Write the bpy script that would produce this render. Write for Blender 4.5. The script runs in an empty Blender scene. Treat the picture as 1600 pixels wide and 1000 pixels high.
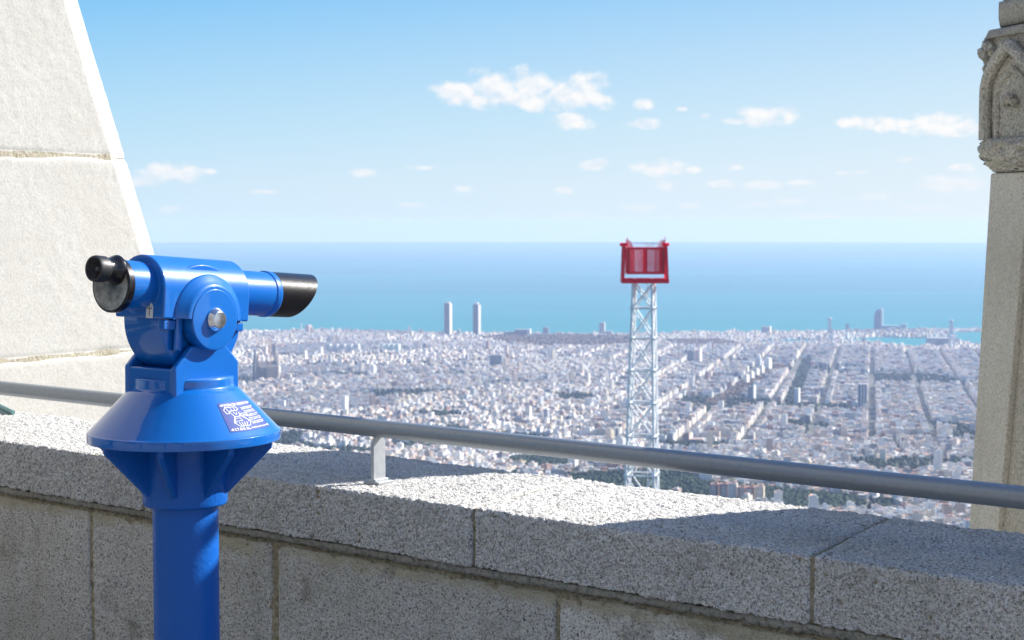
import bpy, math
import numpy as np
from mathutils import Vector, Matrix

S = bpy.context.scene
C = S.collection
PI = math.pi
R_ = math.radians

# ------------------------------------------------------------------ camera
FPX = 2600.0
PITCH = math.atan(156 / FPX)
EYE = np.array([0, 0, 1.65])
cd = bpy.data.cameras.new('camera')
cam = bpy.data.objects.new('camera', cd); C.objects.link(cam)
cd.sensor_width = 36; cd.lens = 36 * FPX / 1600
cd.clip_start = 0.05; cd.clip_end = 200000
cam.location = EYE; cam.rotation_euler = (PI / 2 - PITCH, 0, 0)
cd.dof.use_dof = True; cd.dof.focus_distance = 3.9; cd.dof.aperture_fstop = 12
S.camera = cam

# ------------------------------------------------------------------ sun, sky, exposure
SUN_AZ, SUN_EL = 67.0, 35.0          # clockwise from +Y, above the horizon
SV = np.array([math.sin(R_(SUN_AZ)) * math.cos(R_(SUN_EL)), math.cos(R_(SUN_AZ)) * math.cos(R_(SUN_EL)), math.sin(R_(SUN_EL))])
ld = bpy.data.lights.new('sun', 'SUN'); ld.energy = 5.0; ld.angle = R_(0.4); ld.color = (1, 0.955, 0.89)
sun = bpy.data.objects.new('sun', ld); C.objects.link(sun)
sun.rotation_euler = Vector(SV).to_track_quat('Z', 'Y').to_euler()
S.view_settings.view_transform = 'Standard'; S.view_settings.look = 'None'
S.view_settings.gamma = 1; S.view_settings.exposure = 1.05
S.cycles.use_denoising = True
S.cycles.volume_bounces = 1
S.cycles.max_bounces = 8
S.cycles.sample_clamp_indirect = 8


class NT:
    """small helper for writing node trees"""
    def __init__(s, tree): s.t = tree
    def n(s, typ, **k):
        nd = s.t.nodes.new('ShaderNode' + typ)
        for a, v in k.items():
            if a.startswith('i_'):
                nd.inputs[a[2:].replace('_', ' ')].default_value = v
            else: setattr(nd, a, v)
        return nd
    def l(s, a, b): s.t.links.new(a, b)
    def val(s, sock, v):
        if isinstance(v, bpy.types.NodeSocket): s.l(v, sock)
        else: sock.default_value = v
    def m(s, op, a, b=0.0, c=0.0, clamp=False):
        nd = s.n('Math', operation=op, use_clamp=clamp)
        for i, v in enumerate((a, b, c)): s.val(nd.inputs[i], v)
        return nd.outputs[0]
    def vm(s, op, a, b=(0, 0, 0)):
        nd = s.n('VectorMath', operation=op)
        s.val(nd.inputs[0], a); s.val(nd.inputs[1], b)
        return nd.outputs['Value'] if op == 'LENGTH' else nd.outputs[0]
    def noise(s, vec, scale, detail=3, rough=0.5, dist=0.0, out=0):
        nd = s.n('TexNoise'); s.l(vec, nd.inputs['Vector'])
        nd.inputs['Scale'].default_value = scale; nd.inputs['Detail'].default_value = detail
        nd.inputs['Roughness'].default_value = rough; nd.inputs['Distortion'].default_value = dist
        return nd.outputs[out]
    def ramp(s, fac, stops, interp='LINEAR'):
        nd = s.n('ValToRGB'); s.val(nd.inputs[0], fac)
        cr = nd.color_ramp; cr.interpolation = interp
        while len(cr.elements) < len(stops): cr.elements.new(0.5)
        for e, (p, c) in zip(cr.elements, stops):
            e.position = p
            e.color = (c, c, c, 1) if not hasattr(c, '__len__') else (*c, 1)
        return nd.outputs[0]
    def mix(s, fac, a, b, mode='MIX'):
        nd = s.n('Mix', data_type='RGBA', blend_type=mode)
        s.val(nd.inputs[0], fac)
        for i, v in ((6, a), (7, b)):
            if isinstance(v, bpy.types.NodeSocket): s.l(v, nd.inputs[i])
            else: nd.inputs[i].default_value = (*v, 1)
        return nd.outputs[2]
    def smooth(s, v, a, b):
        nd = s.n('MapRange', interpolation_type='SMOOTHSTEP')
        s.val(nd.inputs['Value'], v); nd.inputs['From Min'].default_value = a; nd.inputs['From Max'].default_value = b
        return nd.outputs[0]


world = bpy.data.worlds.new("World"); S.world = world; world.use_nodes = True
W = NT(world.node_tree)
bg = world.node_tree.nodes['Background']
sky = W.n('TexSky', sky_type='NISHITA', sun_disc=False)
sky.sun_elevation = R_(SUN_EL); sky.sun_rotation = R_(SUN_AZ)
sky.altitude = 500; sky.air_density = 1.0; sky.dust_density = 0.6; sky.ozone_density = 1.5
SKY_STRENGTH = 0.11
tc = W.n('TexCoord')
sp = W.n('SeparateXYZ'); W.l(tc.outputs['Generated'], sp.inputs[0])
az = W.m('ARCTAN2', sp.outputs[0], sp.outputs[1])
hyp = W.m('SQRT', W.m('ADD', W.m('POWER', sp.outputs[0], 2), W.m('POWER', sp.outputs[1], 2)))
el = W.m('ARCTAN2', sp.outputs[2], hyp)
eld = W.m('MULTIPLY', el, 180 / PI)
# clear winter air: the low band of sky, pale at the horizon and blue above
low = W.ramp(W.m('DIVIDE', eld, 24, clamp=True),
             [(0.0, (2.8, 3.7, 4.4)), (0.05, (2.7, 3.55, 4.2)), (0.133, (2.1, 3.3, 4.15)), (0.32, (0.90, 2.45, 4.1)), (1.0, (0.42, 1.3, 2.9))])
# brighter to the right, towards the sun
warm = W.m('MULTIPLY', W.m('ADD', az, 0.30), 1.1, clamp=True)
low = W.mix(W.m('MULTIPLY', warm, W.m('SUBTRACT', 1.0, W.m('DIVIDE', eld, 14, clamp=True))), low, (3.9, 4.15, 4.3))
keep = W.smooth(eld, 10, 40)
skyc = W.mix(keep, low, W.vm('MULTIPLY', sky.outputs[0], (.66, .80, .98)))
# cumulus, given by the direction they stand in (azimuth, elevation in radians)
cv = W.n('CombineXYZ'); W.l(az, cv.inputs[0]); W.l(el, cv.inputs[1])
CL = [(785,146,42,26),(870,148,52,24),(905,156,40,16),(725,150,40,16),(660,262,30,4),(1150,262,20,5),(1420,250,20,6),(1500,262,26,6),(1330,270,30,4),(1180,320,40,5),(900,335,40,4),(640,320,26,4),(420,300,28,4),(1440,325,60,5),(1290,338,50,4),(715,140,48,13),(760,132,42,24),(745,156,34,13),(840,138,62,30),(825,158,60,14),(915,140,42,26),(935,158,32,12),(690,138,32,7),
      (892,189,40,13),(1000,195,32,9),(1006,161,18,9),(1192,184,44,16),(1232,178,24,16),(1150,190,26,6),(1340,190,45,12),(1400,195,40,11),
      (1465,190,48,20),(1505,202,44,15),(1560,205,40,14),(265,270,62,15),(232,282,36,10),(570,270,32,8),(727,296,16,5),(928,258,32,9),(1030,262,45,13),
      (1085,265,20,5),(1042,290,20,10),(880,298,18,6),(1125,287,30,6),(1190,288,32,7),(1250,285,25,5),(1485,288,72,14),(1365,308,32,6),
      (1240,315,32,6),(1000,325,42,5),(1080,322,22,5),(262,326,22,6),(1100,182,10,6),(1065,170,18,5),(330,268,16,5)]
acc = None
for (x, y, w, h) in CL:
    v = ((x - 800) / FPX, (500 - y) / FPX)
    d = np.array([v[0], math.cos(PITCH) + v[1] * math.sin(PITCH), -math.sin(PITCH) + v[1] * math.cos(PITCH)])
    a0 = math.atan2(d[0], d[1]); e0 = math.atan2(d[2], math.hypot(d[0], d[1]))
    q = W.vm('SUBTRACT', cv.outputs[0], (a0, e0, 0))
    q = W.vm('MULTIPLY', q, (FPX / w, FPX / (h * 1.18), 0))
    r = W.vm('LENGTH', q)
    acc = r if acc is None else W.m('MINIMUM', acc, r)
nv = W.vm('MULTIPLY', cv.outputs[0], (1.0, 1.3, 1.0))
n1 = W.noise(nv, 66, 8, 0.53)
n2 = W.noise(W.vm('ADD', nv, (0.0022, 0.0048, 0)), 66, 6, 0.48)
dens = W.m('ADD', W.m('SUBTRACT', 1.0, acc), W.m('MULTIPLY', W.m('SUBTRACT', n1, 0.5), 2.1))
cover = W.m('MULTIPLY', W.smooth(dens, -0.04, 0.74), 0.93)
lit = W.m('ADD', W.m('MULTIPLY', W.m('SUBTRACT', n1, n2), 3.6), 0.66, clamp=True)
ccol = W.mix(lit, (3.25, 3.7, 4.2), (4.5, 4.4, 4.35))
fade = W.smooth(eld, -0.3, 2.6)
ccol = W.mix(fade, (3.8, 4.0, 4.25), ccol)
skyc = W.mix(W.m('MULTIPLY', cover, W.m('ADD', W.m('MULTIPLY', fade, 0.55), 0.42)), skyc, ccol)
W.l(skyc, bg.inputs[0]); bg.inputs[1].default_value = SKY_STRENGTH

# ------------------------------------------------------------------ helpers
_F = np.array([0, math.cos(PITCH), -math.sin(PITCH)]); _U = np.array([0, math.sin(PITCH), math.cos(PITCH)]); _R = np.array([1., 0, 0])
def ray(x, y): return _F + (x - 800) / FPX * _R + (500 - y) / FPX * _U
def G(x, y, z): r = ray(x, y); return EYE + r * (z - EYE[2]) / r[2]
def D(x, y, Y): r = ray(x, y); return EYE + r * Y / r[1]
def proj(p):
    v = np.asarray(p) - EYE; d = v @ _F
    return 800 + FPX * (v @ _R) / d, 500 - FPX * (v @ _U) / d

def tag(o, label=None, cat=None, group=None, kind=None):
    if label: o['label'] = label
    if cat: o['category'] = cat
    if group: o['group'] = group
    if kind: o['kind'] = kind
    return o

def empty(name, loc=(0, 0, 0), label=None, cat=None, group=None):
    o = bpy.data.objects.new(name, None); C.objects.link(o); o.location = loc; o.empty_display_size = 0.1
    return tag(o, label, cat, group)

def link(name, me, mat=None, parent=None):
    o = bpy.data.objects.new(name, me); C.objects.link(o)
    if mat is not None:
        for mm in (mat if isinstance(mat, (list, tuple)) else [mat]): me.materials.append(mm)
    if parent is not None:
        o.parent = parent
        o.matrix_parent_inverse = Matrix.Translation(-Vector(parent.location))
    return o

def npmesh(name, V, Q, mi=None, col=None, uv=None, smooth=False):
    """mesh from numpy quads/tris of one size"""
    V = np.ascontiguousarray(V, dtype=np.float32); Q = np.ascontiguousarray(Q, dtype=np.int32)
    k = Q.shape[1]
    me = bpy.data.meshes.new(name)
    me.vertices.add(len(V)); me.vertices.foreach_set('co', V.ravel())
    me.loops.add(Q.size); me.loops.foreach_set('vertex_index', Q.ravel())
    me.polygons.add(len(Q)); me.polygons.foreach_set('loop_start', np.arange(0, Q.size, k, dtype=np.int32))
    if mi is not None: me.polygons.foreach_set('material_index', np.ascontiguousarray(mi, dtype=np.int32))
    me.polygons.foreach_set('use_smooth', np.full(len(Q), smooth))
    me.update(calc_edges=True)
    if col is not None:
        at = me.color_attributes.new('col', 'FLOAT_COLOR', 'CORNER')
        c4 = np.ones((Q.size, 4), np.float32); c4[:, :3] = np.repeat(col, k, axis=0); at.data.foreach_set('color', c4.ravel())
    if uv is not None:
        u = me.uv_layers.new(name='uv'); u.data.foreach_set('uv', np.ascontiguousarray(uv, np.float32).ravel())
    me.validate()
    return me

class MB:
    """collects shapes (any polygons) into one mesh"""
    def __init__(s): s.v = []; s.f = []; s.sm = []
    def add(s, vs, fs, smooth=False):
        b = len(s.v); s.v += [tuple(map(float, q)) for q in vs]
        s.f += [tuple(b + i for i in f) for f in fs]; s.sm += [smooth] * len(fs); return s
    def box(s, c, size, X=(1, 0, 0), Y=(0, 1, 0), Z=(0, 0, 1)):
        c = np.array(c, float); X, Y, Z = [np.array(a, float) for a in (X, Y, Z)]
        h = np.array(size) / 2; vs = []
        for sz in (-1, 1):
            for sx, sy in ((-1, -1), (1, -1), (1, 1), (-1, 1)):
                vs.append(c + X * h[0] * sx + Y * h[1] * sy + Z * h[2] * sz)
        return s.add(vs, [(3, 2, 1, 0), (4, 5, 6, 7), (0, 1, 5, 4), (1, 2, 6, 5), (2, 3, 7, 6), (3, 0, 4, 7)])
    def ring(s, origin, X, Y, Z, prof, n=48, smooth=True, a0=0, a1=2 * PI, cap=True):
        """lathe of prof [(r, h)] around Z through origin"""
        o = np.array(origin, float); X, Y, Z = [np.array(a, float) for a in (X, Y, Z)]
        full = abs(a1 - a0 - 2 * PI) < 1e-6
        N = n if full else n + 1
        vs = []
        for r, h in prof:
            for i in range(N):
                a = a0 + (a1 - a0) * i / n
                vs.append(o + X * r * math.cos(a) + Y * r * math.sin(a) + Z * h)
        fs = []
        for j in range(len(prof) - 1):
            for i in range(n):
                k = (i + 1) % N
                fs.append((j * N + i, j * N + k, (j + 1) * N + k, (j + 1) * N + i))
        s.add(vs, fs, smooth)
        for j, flip in ((0, True), (len(prof) - 1, False)):
            if prof[j][0] > 1e-5 and full and cap:
                b = len(s.v) - len(vs) + j * N
                f = tuple(b + i for i in range(N))
                s.f.append(f[::-1] if flip else f); s.sm.append(False)
        return s
    def tube(s, p, q, r, n=12, r2=None):
        p = np.array(p, float); q = np.array(q, float); z = q - p; L = np.linalg.norm(z); z /= L
        x = np.cross(z, (0, 0, 1)) if abs(z[2]) < .9 else np.cross(z, (1, 0, 0)); x /= np.linalg.norm(x); y = np.cross(z, x)
        return s.ring(p, x, y, z, [(r, 0), (r if r2 is None else r2, L)], n)
    def prism(s, pts, X, Y, Z, o, h0, h1, smooth=False):
        """extrude outline pts (a, b) in the X, Y plane from h0 to h1 along Z"""
        o = np.array(o, float); X, Y, Z = [np.array(a, float) for a in (X, Y, Z)]
        n = len(pts)
        vs = [o + X * a + Y * b + Z * h0 for a, b in pts] + [o + X * a + Y * b + Z * h1 for a, b in pts]
        s.add(vs, [(i, (i + 1) % n, n + (i + 1) % n, n + i) for i in range(n)], smooth)
        b = len(s.v) - 2 * n
        s.f += [tuple(b + i for i in range(n))[::-1], tuple(b + n + i for i in range(n))]; s.sm += [False, False]
        return s
    def build(s, name, mat, parent=None, bevel=0, seg=2, angle=30):
        me = bpy.data.meshes.new(name); me.from_pydata(s.v, [], s.f)
        me.polygons.foreach_set('use_smooth', s.sm); me.update()
        import bmesh
        bm = bmesh.new(); bm.from_mesh(me); bmesh.ops.recalc_face_normals(bm, faces=bm.faces); bm.to_mesh(me); bm.free()
        o = link(name, me, mat, parent)
        if not bevel and any(s.sm): me.set_sharp_from_angle(angle=R_(34))
        if bevel:
            b = o.modifiers.new('b', 'BEVEL'); b.width = bevel; b.segments = seg; b.limit_method = 'ANGLE'; b.angle_limit = R_(angle)
            b.harden_normals = False
            me.polygons.foreach_set('use_smooth', [True] * len(me.polygons))
            wn = o.modifiers.new('w', 'WEIGHTED_NORMAL'); wn.keep_sharp = False
        return o

_rs = np.random.RandomState(7)
_H = _rs.rand(1 << 16).astype(np.float32)
def vnoise(P, scale, seed=0):
    q = np.asarray(P, dtype=np.float64) * scale + 1000.0
    i = np.floor(q).astype(np.int64); f = q - i; f = f * f * (3 - 2 * f)
    def h(dx, dy, dz):
        k = (i[..., 0] + dx) * 73856093 ^ (i[..., 1] + dy) * 19349663 ^ (i[..., 2] + dz) * 83492791 ^ seed * 2654435761
        return _H[(k ^ (k >> 13)) & 0xFFFF]
    r = 0
    for dx in (0, 1):
        for dy in (0, 1):
            for dz in (0, 1):
                w = (f[..., 0] if dx else 1 - f[..., 0]) * (f[..., 1] if dy else 1 - f[..., 1]) * (f[..., 2] if dz else 1 - f[..., 2])
                r = r + w * h(dx, dy, dz)
    return r * 2 - 1

# ------------------------------------------------------------------ materials
def mat(name):
    m = bpy.data.materials.new(name); m.use_nodes = True
    t = NT(m.node_tree); b = m.node_tree.nodes['Principled BSDF']
    return m, t, b
def simple(name, col, rough=0.5, metal=0.0, bump=0, bscale=50, coat=0, var=0.0):
    m, t, b = mat(name)
    b.inputs['Base Color'].default_value = (*col, 1); b.inputs['Roughness'].default_value = rough; b.inputs['Metallic'].default_value = metal
    b.inputs['Coat Weight'].default_value = coat; b.inputs['Coat Roughness'].default_value = 0.06
    c = t.n('TexCoord')
    if var:
        n = t.noise(c.outputs['Object'], bscale * .3, 4)
        t.l(t.mix(t.ramp(n, [(.3, 0.), (.7, 1.)]), tuple(x * (1 - var) for x in col), tuple(min(1, x * (1 + var)) for x in col)), b.inputs['Base Color'])
    if bump:
        bp = t.n('Bump'); bp.inputs['Strength'].default_value = 1; bp.inputs['Distance'].default_value = bump
        t.l(t.noise(c.outputs['Object'], bscale, 4), bp.inputs['Height']); t.l(bp.outputs[0], b.inputs['Normal'])
    return m

def granite(name, dark, mid, light, sc=120, stain=(0.20, 0.19, 0.14), stainamt=.35, bump=.004, rough=.85, lo=.36, hi=.62, smear=False):
    m, t, b = mat(name); c = t.n('TexCoord').outputs['Object']
    n1 = t.noise(c, sc, 2, .6)
    n2 = t.noise(c, sc * 2.3, 2, .6)
    v = t.n('TexVoronoi', feature='F1'); t.l(c, v.inputs['Vector']); v.inputs['Scale'].default_value = sc * 1.5
    k = t.m('ADD', t.m('MULTIPLY', n1, .65), t.m('MULTIPLY', n2, .35))
    mid_ = tuple((a + c_) / 2 for a, c_ in zip(dark, mid)); col = t.ramp(k, [(lo - .02, dark), (lo + .05, mid_), (.49, mid), (hi + .03, light)])
    big = t.noise(c, 1.7, 5, .6)
    col = t.mix(t.m('MULTIPLY', t.ramp(big, [(.45, 0.), (.75, 1.)]), stainamt), col, stain)
    ms = t.n('Mapping'); t.l(c, ms.inputs[0]); ms.inputs['Scale'].default_value = (7, 7, .9)
    streak = t.ramp(t.noise(ms.outputs[0], 1.0, 5, .6), [(.54, 0.), (.74, .30)])
    col = t.mix(streak, col, tuple(q * .8 for q in stain))
    oi = t.n('ObjectInfo'); tone = t.m('ADD', .86, t.m('MULTIPLY', oi.outputs['Random'], .22))
    tv = t.n('CombineXYZ')
    for i_ in range(3): t.l(tone, tv.inputs[i_])
    col = t.mix(1.0, col, tv.outputs[0], 'MULTIPLY')
    if smear:
        sz = t.n('SeparateXYZ'); t.l(c, sz.inputs[0])
        top_ = t.m('MULTIPLY', t.smooth(t.m('ADD', sz.outputs[2], t.m('MULTIPLY', t.noise(c, 9, 5, .6), .09)), .645, .685), t.ramp(t.noise(c, 3.1, 3, .5), [(.38, 0.), (.55, .9)]))
        col = t.mix(top_, col, (.50, .46, .33))
        drk = t.ramp(t.noise(c, 5.5, 6, .7), [(.56, 0.), (.68, .55)])
        col = t.mix(drk, col, (.17, .15, .10))
    cr = t.mix(.05, col, v.outputs['Color'], 'OVERLAY')
    t.l(cr, b.inputs['Base Color']); b.inputs['Roughness'].default_value = rough
    bp = t.n('Bump'); bp.inputs['Strength'].default_value = 1; bp.inputs['Distance'].default_value = bump
    hgt = t.m('ADD', t.m('MULTIPLY', n1, .8), t.m('MULTIPLY', n2, .3))
    t.l(hgt, bp.inputs['Height']); t.l(bp.outputs[0], b.inputs['Normal'])
    return m
M = {}
M['granite'] = granite('bush_hammered_granite', (.17, .165, .16), (.61, .60, .575), (.90, .89, .86), 150, (.30, .29, .24), .3, .013, lo=.37, hi=.60)
M['wallstone'] = granite('rough_granite_block', (.08, .075, .065), (.74, .72, .67), (.90, .875, .82), 130, (.33, .29, .19), .5, .016, smear=True)
M['mortar'] = granite('old_mortar', (.10, .085, .05), (.30, .265, .18), (.42, .38, .27), 60, (.12, .10, .05), .6, .008)
M['ledge'] = granite('cement_ledge', (.10, .10, .085), (.30, .29, .25), (.40, .38, .33), 60, (.14, .13, .09), .6, .004)

def limestone():
    m, t, b = mat('pale_cast_stone'); c = t.n('TexCoord').outputs['Object']
    n1 = t.noise(c, 90, 3, .6); n2 = t.noise(c, 4, 6, .6); n3 = t.noise(c, 30, 2, .5)
    col = t.ramp(n1, [(.28, (.395, .38, .345)), (.5, (.47, .455, .42)), (.72, (.51, .495, .465))])
    col = t.mix(t.ramp(n2, [(.45, 0.), (.8, .5)]), col, (.41, .385, .335))
    v = t.n('TexVoronoi', feature='F1'); t.l(c, v.inputs['Vector']); v.inputs['Scale'].default_value = 9; v.inputs['Randomness'].default_value = 1
    spot = t.m('LESS_THAN', t.m('ADD', v.outputs['Distance'], t.m('MULTIPLY', n3, .04)), .052)
    col = t.mix(t.m('MULTIPLY', spot, .75), col, (.40, .24, .08))
    t.l(col, b.inputs['Base Color']); b.inputs['Roughness'].default_value = .9
    bp = t.n('Bump'); bp.inputs['Strength'].default_value = 1; bp.inputs['Distance'].default_value = .0013
    t.l(t.m('ADD', n1, n3), bp.inputs['Height']); t.l(bp.outputs[0], b.inputs['Normal'])
    return m
M['pale'] = limestone()
M['joint'] = granite('crumbling_joint_mortar', (.22, .19, .14), (.42, .38, .29), (.52, .48, .40), 60, (.2, .17, .1), .5, .006)
M['carved'] = granite('dirty_carved_limestone', (.13, .12, .095), (.54, .51, .44), (.74, .71, .63), 90, (.16, .14, .10), .65, .016, lo=.34, hi=.60)
M['colstone'] = granite('weathered_limestone', (.17, .155, .12), (.42, .395, .335), (.56, .53, .455), 105, (.30, .27, .20), .4, .009, lo=.33, hi=.62)

def paint(name, col, dist=.0012, sc=38, rough=.32, coat=.8, crough=.06):
    m, t, b = mat(name); c = t.n('TexCoord').outputs['Object']
    b.inputs['Base Color'].default_value = (*col, 1); b.inputs['Roughness'].default_value = rough
    b.inputs['Specular IOR Level'].default_value = .2
    b.inputs['Coat Weight'].default_value = coat; b.inputs['Coat Roughness'].default_value = crough; b.inputs['Coat IOR'].default_value = 1.5
    bp = t.n('Bump'); bp.inputs['Strength'].default_value = 1; bp.inputs['Distance'].default_value = dist
    n = t.m('ADD', t.noise(c, sc, 2, .5), t.m('MULTIPLY', t.noise(c, sc * 5, 3, .6), .12))
    t.l(n, bp.inputs['Height']); t.l(bp.outputs[0], b.inputs['Normal']); t.l(bp.outputs[0], b.inputs['Coat Normal'])
    n2 = t.noise(c, 12, 5, .6)
    t.l(t.mix(t.ramp(n2, [(.35, 0.), (.7, .35)]), col, (col[0] * 1.5 + .004, col[1] * 1.12, col[2] * .95)), b.inputs['Base Color'])
    return m
BLUE = (.001, .120, .46)
M['blue'] = paint('glossy_blue_enamel', BLUE, .0004, 26, .38, 1.0, .045)
M['blue_cast'] = paint('orange_peel_blue_enamel', (.001, .095, .42), .0010, 110, .5, .25, .08)
M['black'] = paint('chipped_black_lacquer', (.004, .004, .006), .0004, 90, .4, .6, .08)
M['rubber'] = simple('black_rubber', (.02, .02, .022), .45, 0, .0003, 200)
M['steel'] = simple('polished_steel', (.72, .72, .73), .22, 1.0, .0002, 120)
M['galv'] = simple('brushed_grey_steel', (.40, .42, .44), .42, .3, .0002, 160, var=.1)
M['rail'] = simple('satin_grey_rail', (.28, .31, .34), .36, .45, .00035, 260, var=.06)
M['glass'] = simple('dark_lens', (.05, .04, .06), .05, 0)
M['sticker'] = simple('navy_sticker', (.003, .03, .22), .6)
M['print'] = simple('white_print', (.80, .82, .85), .5)
M['floor'] = granite('terrace_paving', (.08, .08, .08), (.18, .175, .17), (.28, .27, .26), 40, (.2, .18, .15), .4, .003)
def plate_mat():
    m, t, b = mat('worn_black_eyepiece_plate'); c = t.n('TexCoord').outputs['Object']
    n = t.noise(c, 32, 6, .65); n2 = t.noise(c, 11, 3, .5)
    col = t.ramp(t.m('ADD', t.m('MULTIPLY', n, .6), t.m('MULTIPLY', n2, .4)), [(.38, (.03, .03, .03)), (.48, (.18, .17, .15)), (.64, (.44, .41, .35))])
    t.l(col, b.inputs['Base Color']); b.inputs['Roughness'].default_value = .25
    return m
M['plate'] = plate_mat()

# ------------------------------------------------------------------ land, sea
RE = 1e13
SEA = -540.0
def sea_z(r2): return SEA - r2 / (2 * RE)
_er = np.array([0, 30, 60, 130, 400, 1000, 1500, 2000, 2400, 3000, 4000, 5000, 6000, 7000, 7800, 20000.])
_ee = np.array([533, 532, 515, 500, 420, 280, 200, 152, 127, 99, 63, 38, 20, 8, 3, 3.])
coast_px = [(-3000, 519), (300, 517.5), (450, 517), (520, 515.5), (700, 519.5), (900, 521.5), (1020, 521), (1060, 519), (1200, 518.5),
            (1300, 517), (1340, 514.5), (1440, 513.2), (1700, 512.6), (4000, 512.6)]
_cx = []; _cr = []
for x, y in coast_px:
    r = (SEA - 1.65) / ray(800, y)[2] * math.hypot(ray(800, y)[0], ray(800, y)[1])
    a = math.atan((x - 800) / FPX / math.cos(PITCH)); _cx.append(a); _cr.append(r / math.cos(a))
_cx = np.array(_cx); _cr = np.array(_cr)
def inpoly(X, Y, poly):
    c = np.zeros(np.shape(X), bool); j = len(poly) - 1
    for i in range(len(poly)):
        xi, yi = poly[i]; xj, yj = poly[j]
        if yi != yj:
            c ^= ((yi > Y) != (yj > Y)) & (X < (xj - xi) * (Y - yi) / (yj - yi) + xi)
        j = i
    return c
def pxpoly(pts, z=SEA): return [tuple(G(x, y, z)[:2]) for x, y in pts]
basinA = pxpoly([(1300, 531.5), (1368, 527), (1440, 528.2), (1505, 526.5), (1515, 533), (1440, 542), (1425, 543.5), (1375, 536.5)])
basinB = pxpoly([(1488, 519.2), (1560, 518), (1700, 518), (1700, 560), (1560, 545), (1522, 539), (1503, 531)])
spit = pxpoly([(1270, 524), (1335, 514), (1700, 512), (1700, 519), (1490, 519), (1500, 527), (1370, 527)])
basinC = pxpoly([(1170, 534.5), (1245, 531), (1300, 531.8), (1300, 533.6), (1240, 535.5), (1180, 537)])
def water(X, Y):
    r = np.hypot(X, Y); a = np.arctan2(X, Y)
    return (r > np.interp(a, _cx, _cr)) | inpoly(X, Y, basinA) | inpoly(X, Y, basinB) | inpoly(X, Y, basinC)
def elev(X, Y):
    r = np.hypot(X, Y); a = np.arctan2(X, Y)
    e = np.interp(r, _er, _ee)
    e = e + 34 * np.exp(-((X - 330) / 230.) ** 2 - ((Y - 2760) / 170.) ** 2)
    e = e + 12 * vnoise(np.stack([X, Y, X * 0], -1), 1 / 900., 3) * np.clip((6500 - r) / 3000, 0, 1) * np.clip((r - 500) / 1500, 0, 1)
    e = np.minimum(e, np.clip((np.interp(a, _cx, _cr) - r) * .03 + .2, -4, 1e9))
    e = np.where(inpoly(X, Y, basinA) | inpoly(X, Y, basinB) | inpoly(X, Y, basinC), -4, e)
    return e
def gz(X, Y):
    X = np.asarray(X, float); Y = np.asarray(Y, float)
    return SEA - (X * X + Y * Y) / (2 * RE) + elev(X, Y)
def ground_at(x, y):
    z = -480.
    for _ in range(25):
        p = G(x, y, z); z = float(gz(p[0], p[1]))
    return G(x, y, z)

# ground sheet
ang = np.concatenate([np.linspace(-PI, -.36, 60, endpoint=False), np.linspace(-.36, .36, 520), np.linspace(.36, PI, 61)[1:]])
rad = np.concatenate([np.geomspace(9, 2000, 70, endpoint=False), np.linspace(2000, 6800, 160, endpoint=False), np.linspace(6800, 8900, 110)])
A, Rr = np.meshgrid(ang, rad)
X = Rr * np.sin(A); Y = Rr * np.cos(A); Z = gz(X, Y)
nA = len(ang); idx = np.arange(X.size).reshape(X.shape)
Q = np.stack([idx[:-1, :-1], idx[:-1, 1:], idx[1:, 1:], idx[1:, :-1]], -1).reshape(-1, 4)
def ground_mat():
    m, t, b = mat('city_ground'); c = t.n('TexCoord').outputs['Object']
    g = t.n('NewGeometry')
    n = t.noise(c, .012, 5, .6); n2 = t.noise(c, .05, 3, .5)
    col = t.ramp(n2, [(.35, (.07, .07, .07)), (.55, (.13, .12, .105)), (.7, (.19, .17, .14))])
    col = t.mix(t.ramp(n, [(.45, 0.), (.6, 1.)]), col, (.07, .08, .04))
    slope = t.m('SUBTRACT', 1.0, t.smooth(t.m('ADD', t.vm('LENGTH', c), t.m('MULTIPLY', n, 300)), 2050, 2250))
    col = t.mix(slope, col, t.ramp(n2, [(.35, (.012, .025, .012)), (.7, (.05, .075, .03))]))
    t.l(col, b.inputs['Base Color']); b.inputs['Roughness'].default_value = .95
    return m
tag(link('ground', npmesh('ground', np.stack([X, Y, Z], -1).reshape(-1, 3), Q, smooth=True), ground_mat()), kind='structure')

# sea: a sheet that follows the curve of the earth
HORIZON = float(np.hypot(*G(800, 378, SEA)[:2]))
ang = np.linspace(-.95, .95, 241); rad = np.concatenate([np.linspace(3000, 9000, 20, endpoint=False), np.geomspace(9000, HORIZON, 60)])
A, Rr = np.meshgrid(ang, rad)
V = np.stack([Rr * np.sin(A), Rr * np.cos(A), sea_z(Rr ** 2)], -1).reshape(-1, 3)
idx = np.arange(A.size).reshape(A.shape)
Q = np.stack([idx[:-1, :-1], idx[:-1, 1:], idx[1:, 1:], idx[1:, :-1]], -1).reshape(-1, 4)
def sea_mat():
    m, t, b = mat('sea_water'); c = t.n('TexCoord').outputs['Object']
    dist = t.vm('LENGTH', c)
    shallow = t.ramp(t.m('DIVIDE', t.m('SUBTRACT', dist, 7800), 22000, clamp=True),
                     [(0., (.002, .185, .195)), (.10, (.002, .155, .18)), (.35, (.002, .115, .13)), (1., (.002, .095, .10))])
    sc = t.n('Mapping'); t.l(c, sc.inputs[0]); sc.inputs['Scale'].default_value = (.00022, .0011, 1); sc.inputs['Rotation'].default_value = (0, 0, .12)
    n = t.noise(sc.outputs[0], 1.0, 6, .6, .6)
    col = t.mix(t.ramp(n, [(.40, 0.), (.60, .8)]), shallow, (.008, .19, .21))
    t.l(col, b.inputs['Base Color']); b.inputs['Roughness'].default_value = .55; b.inputs['IOR'].default_value = 1.2
    b.inputs['Specular IOR Level'].default_value = .3
    return m
tag(link('sea', npmesh('sea', V, Q, smooth=True), sea_mat()), kind='structure')

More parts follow.
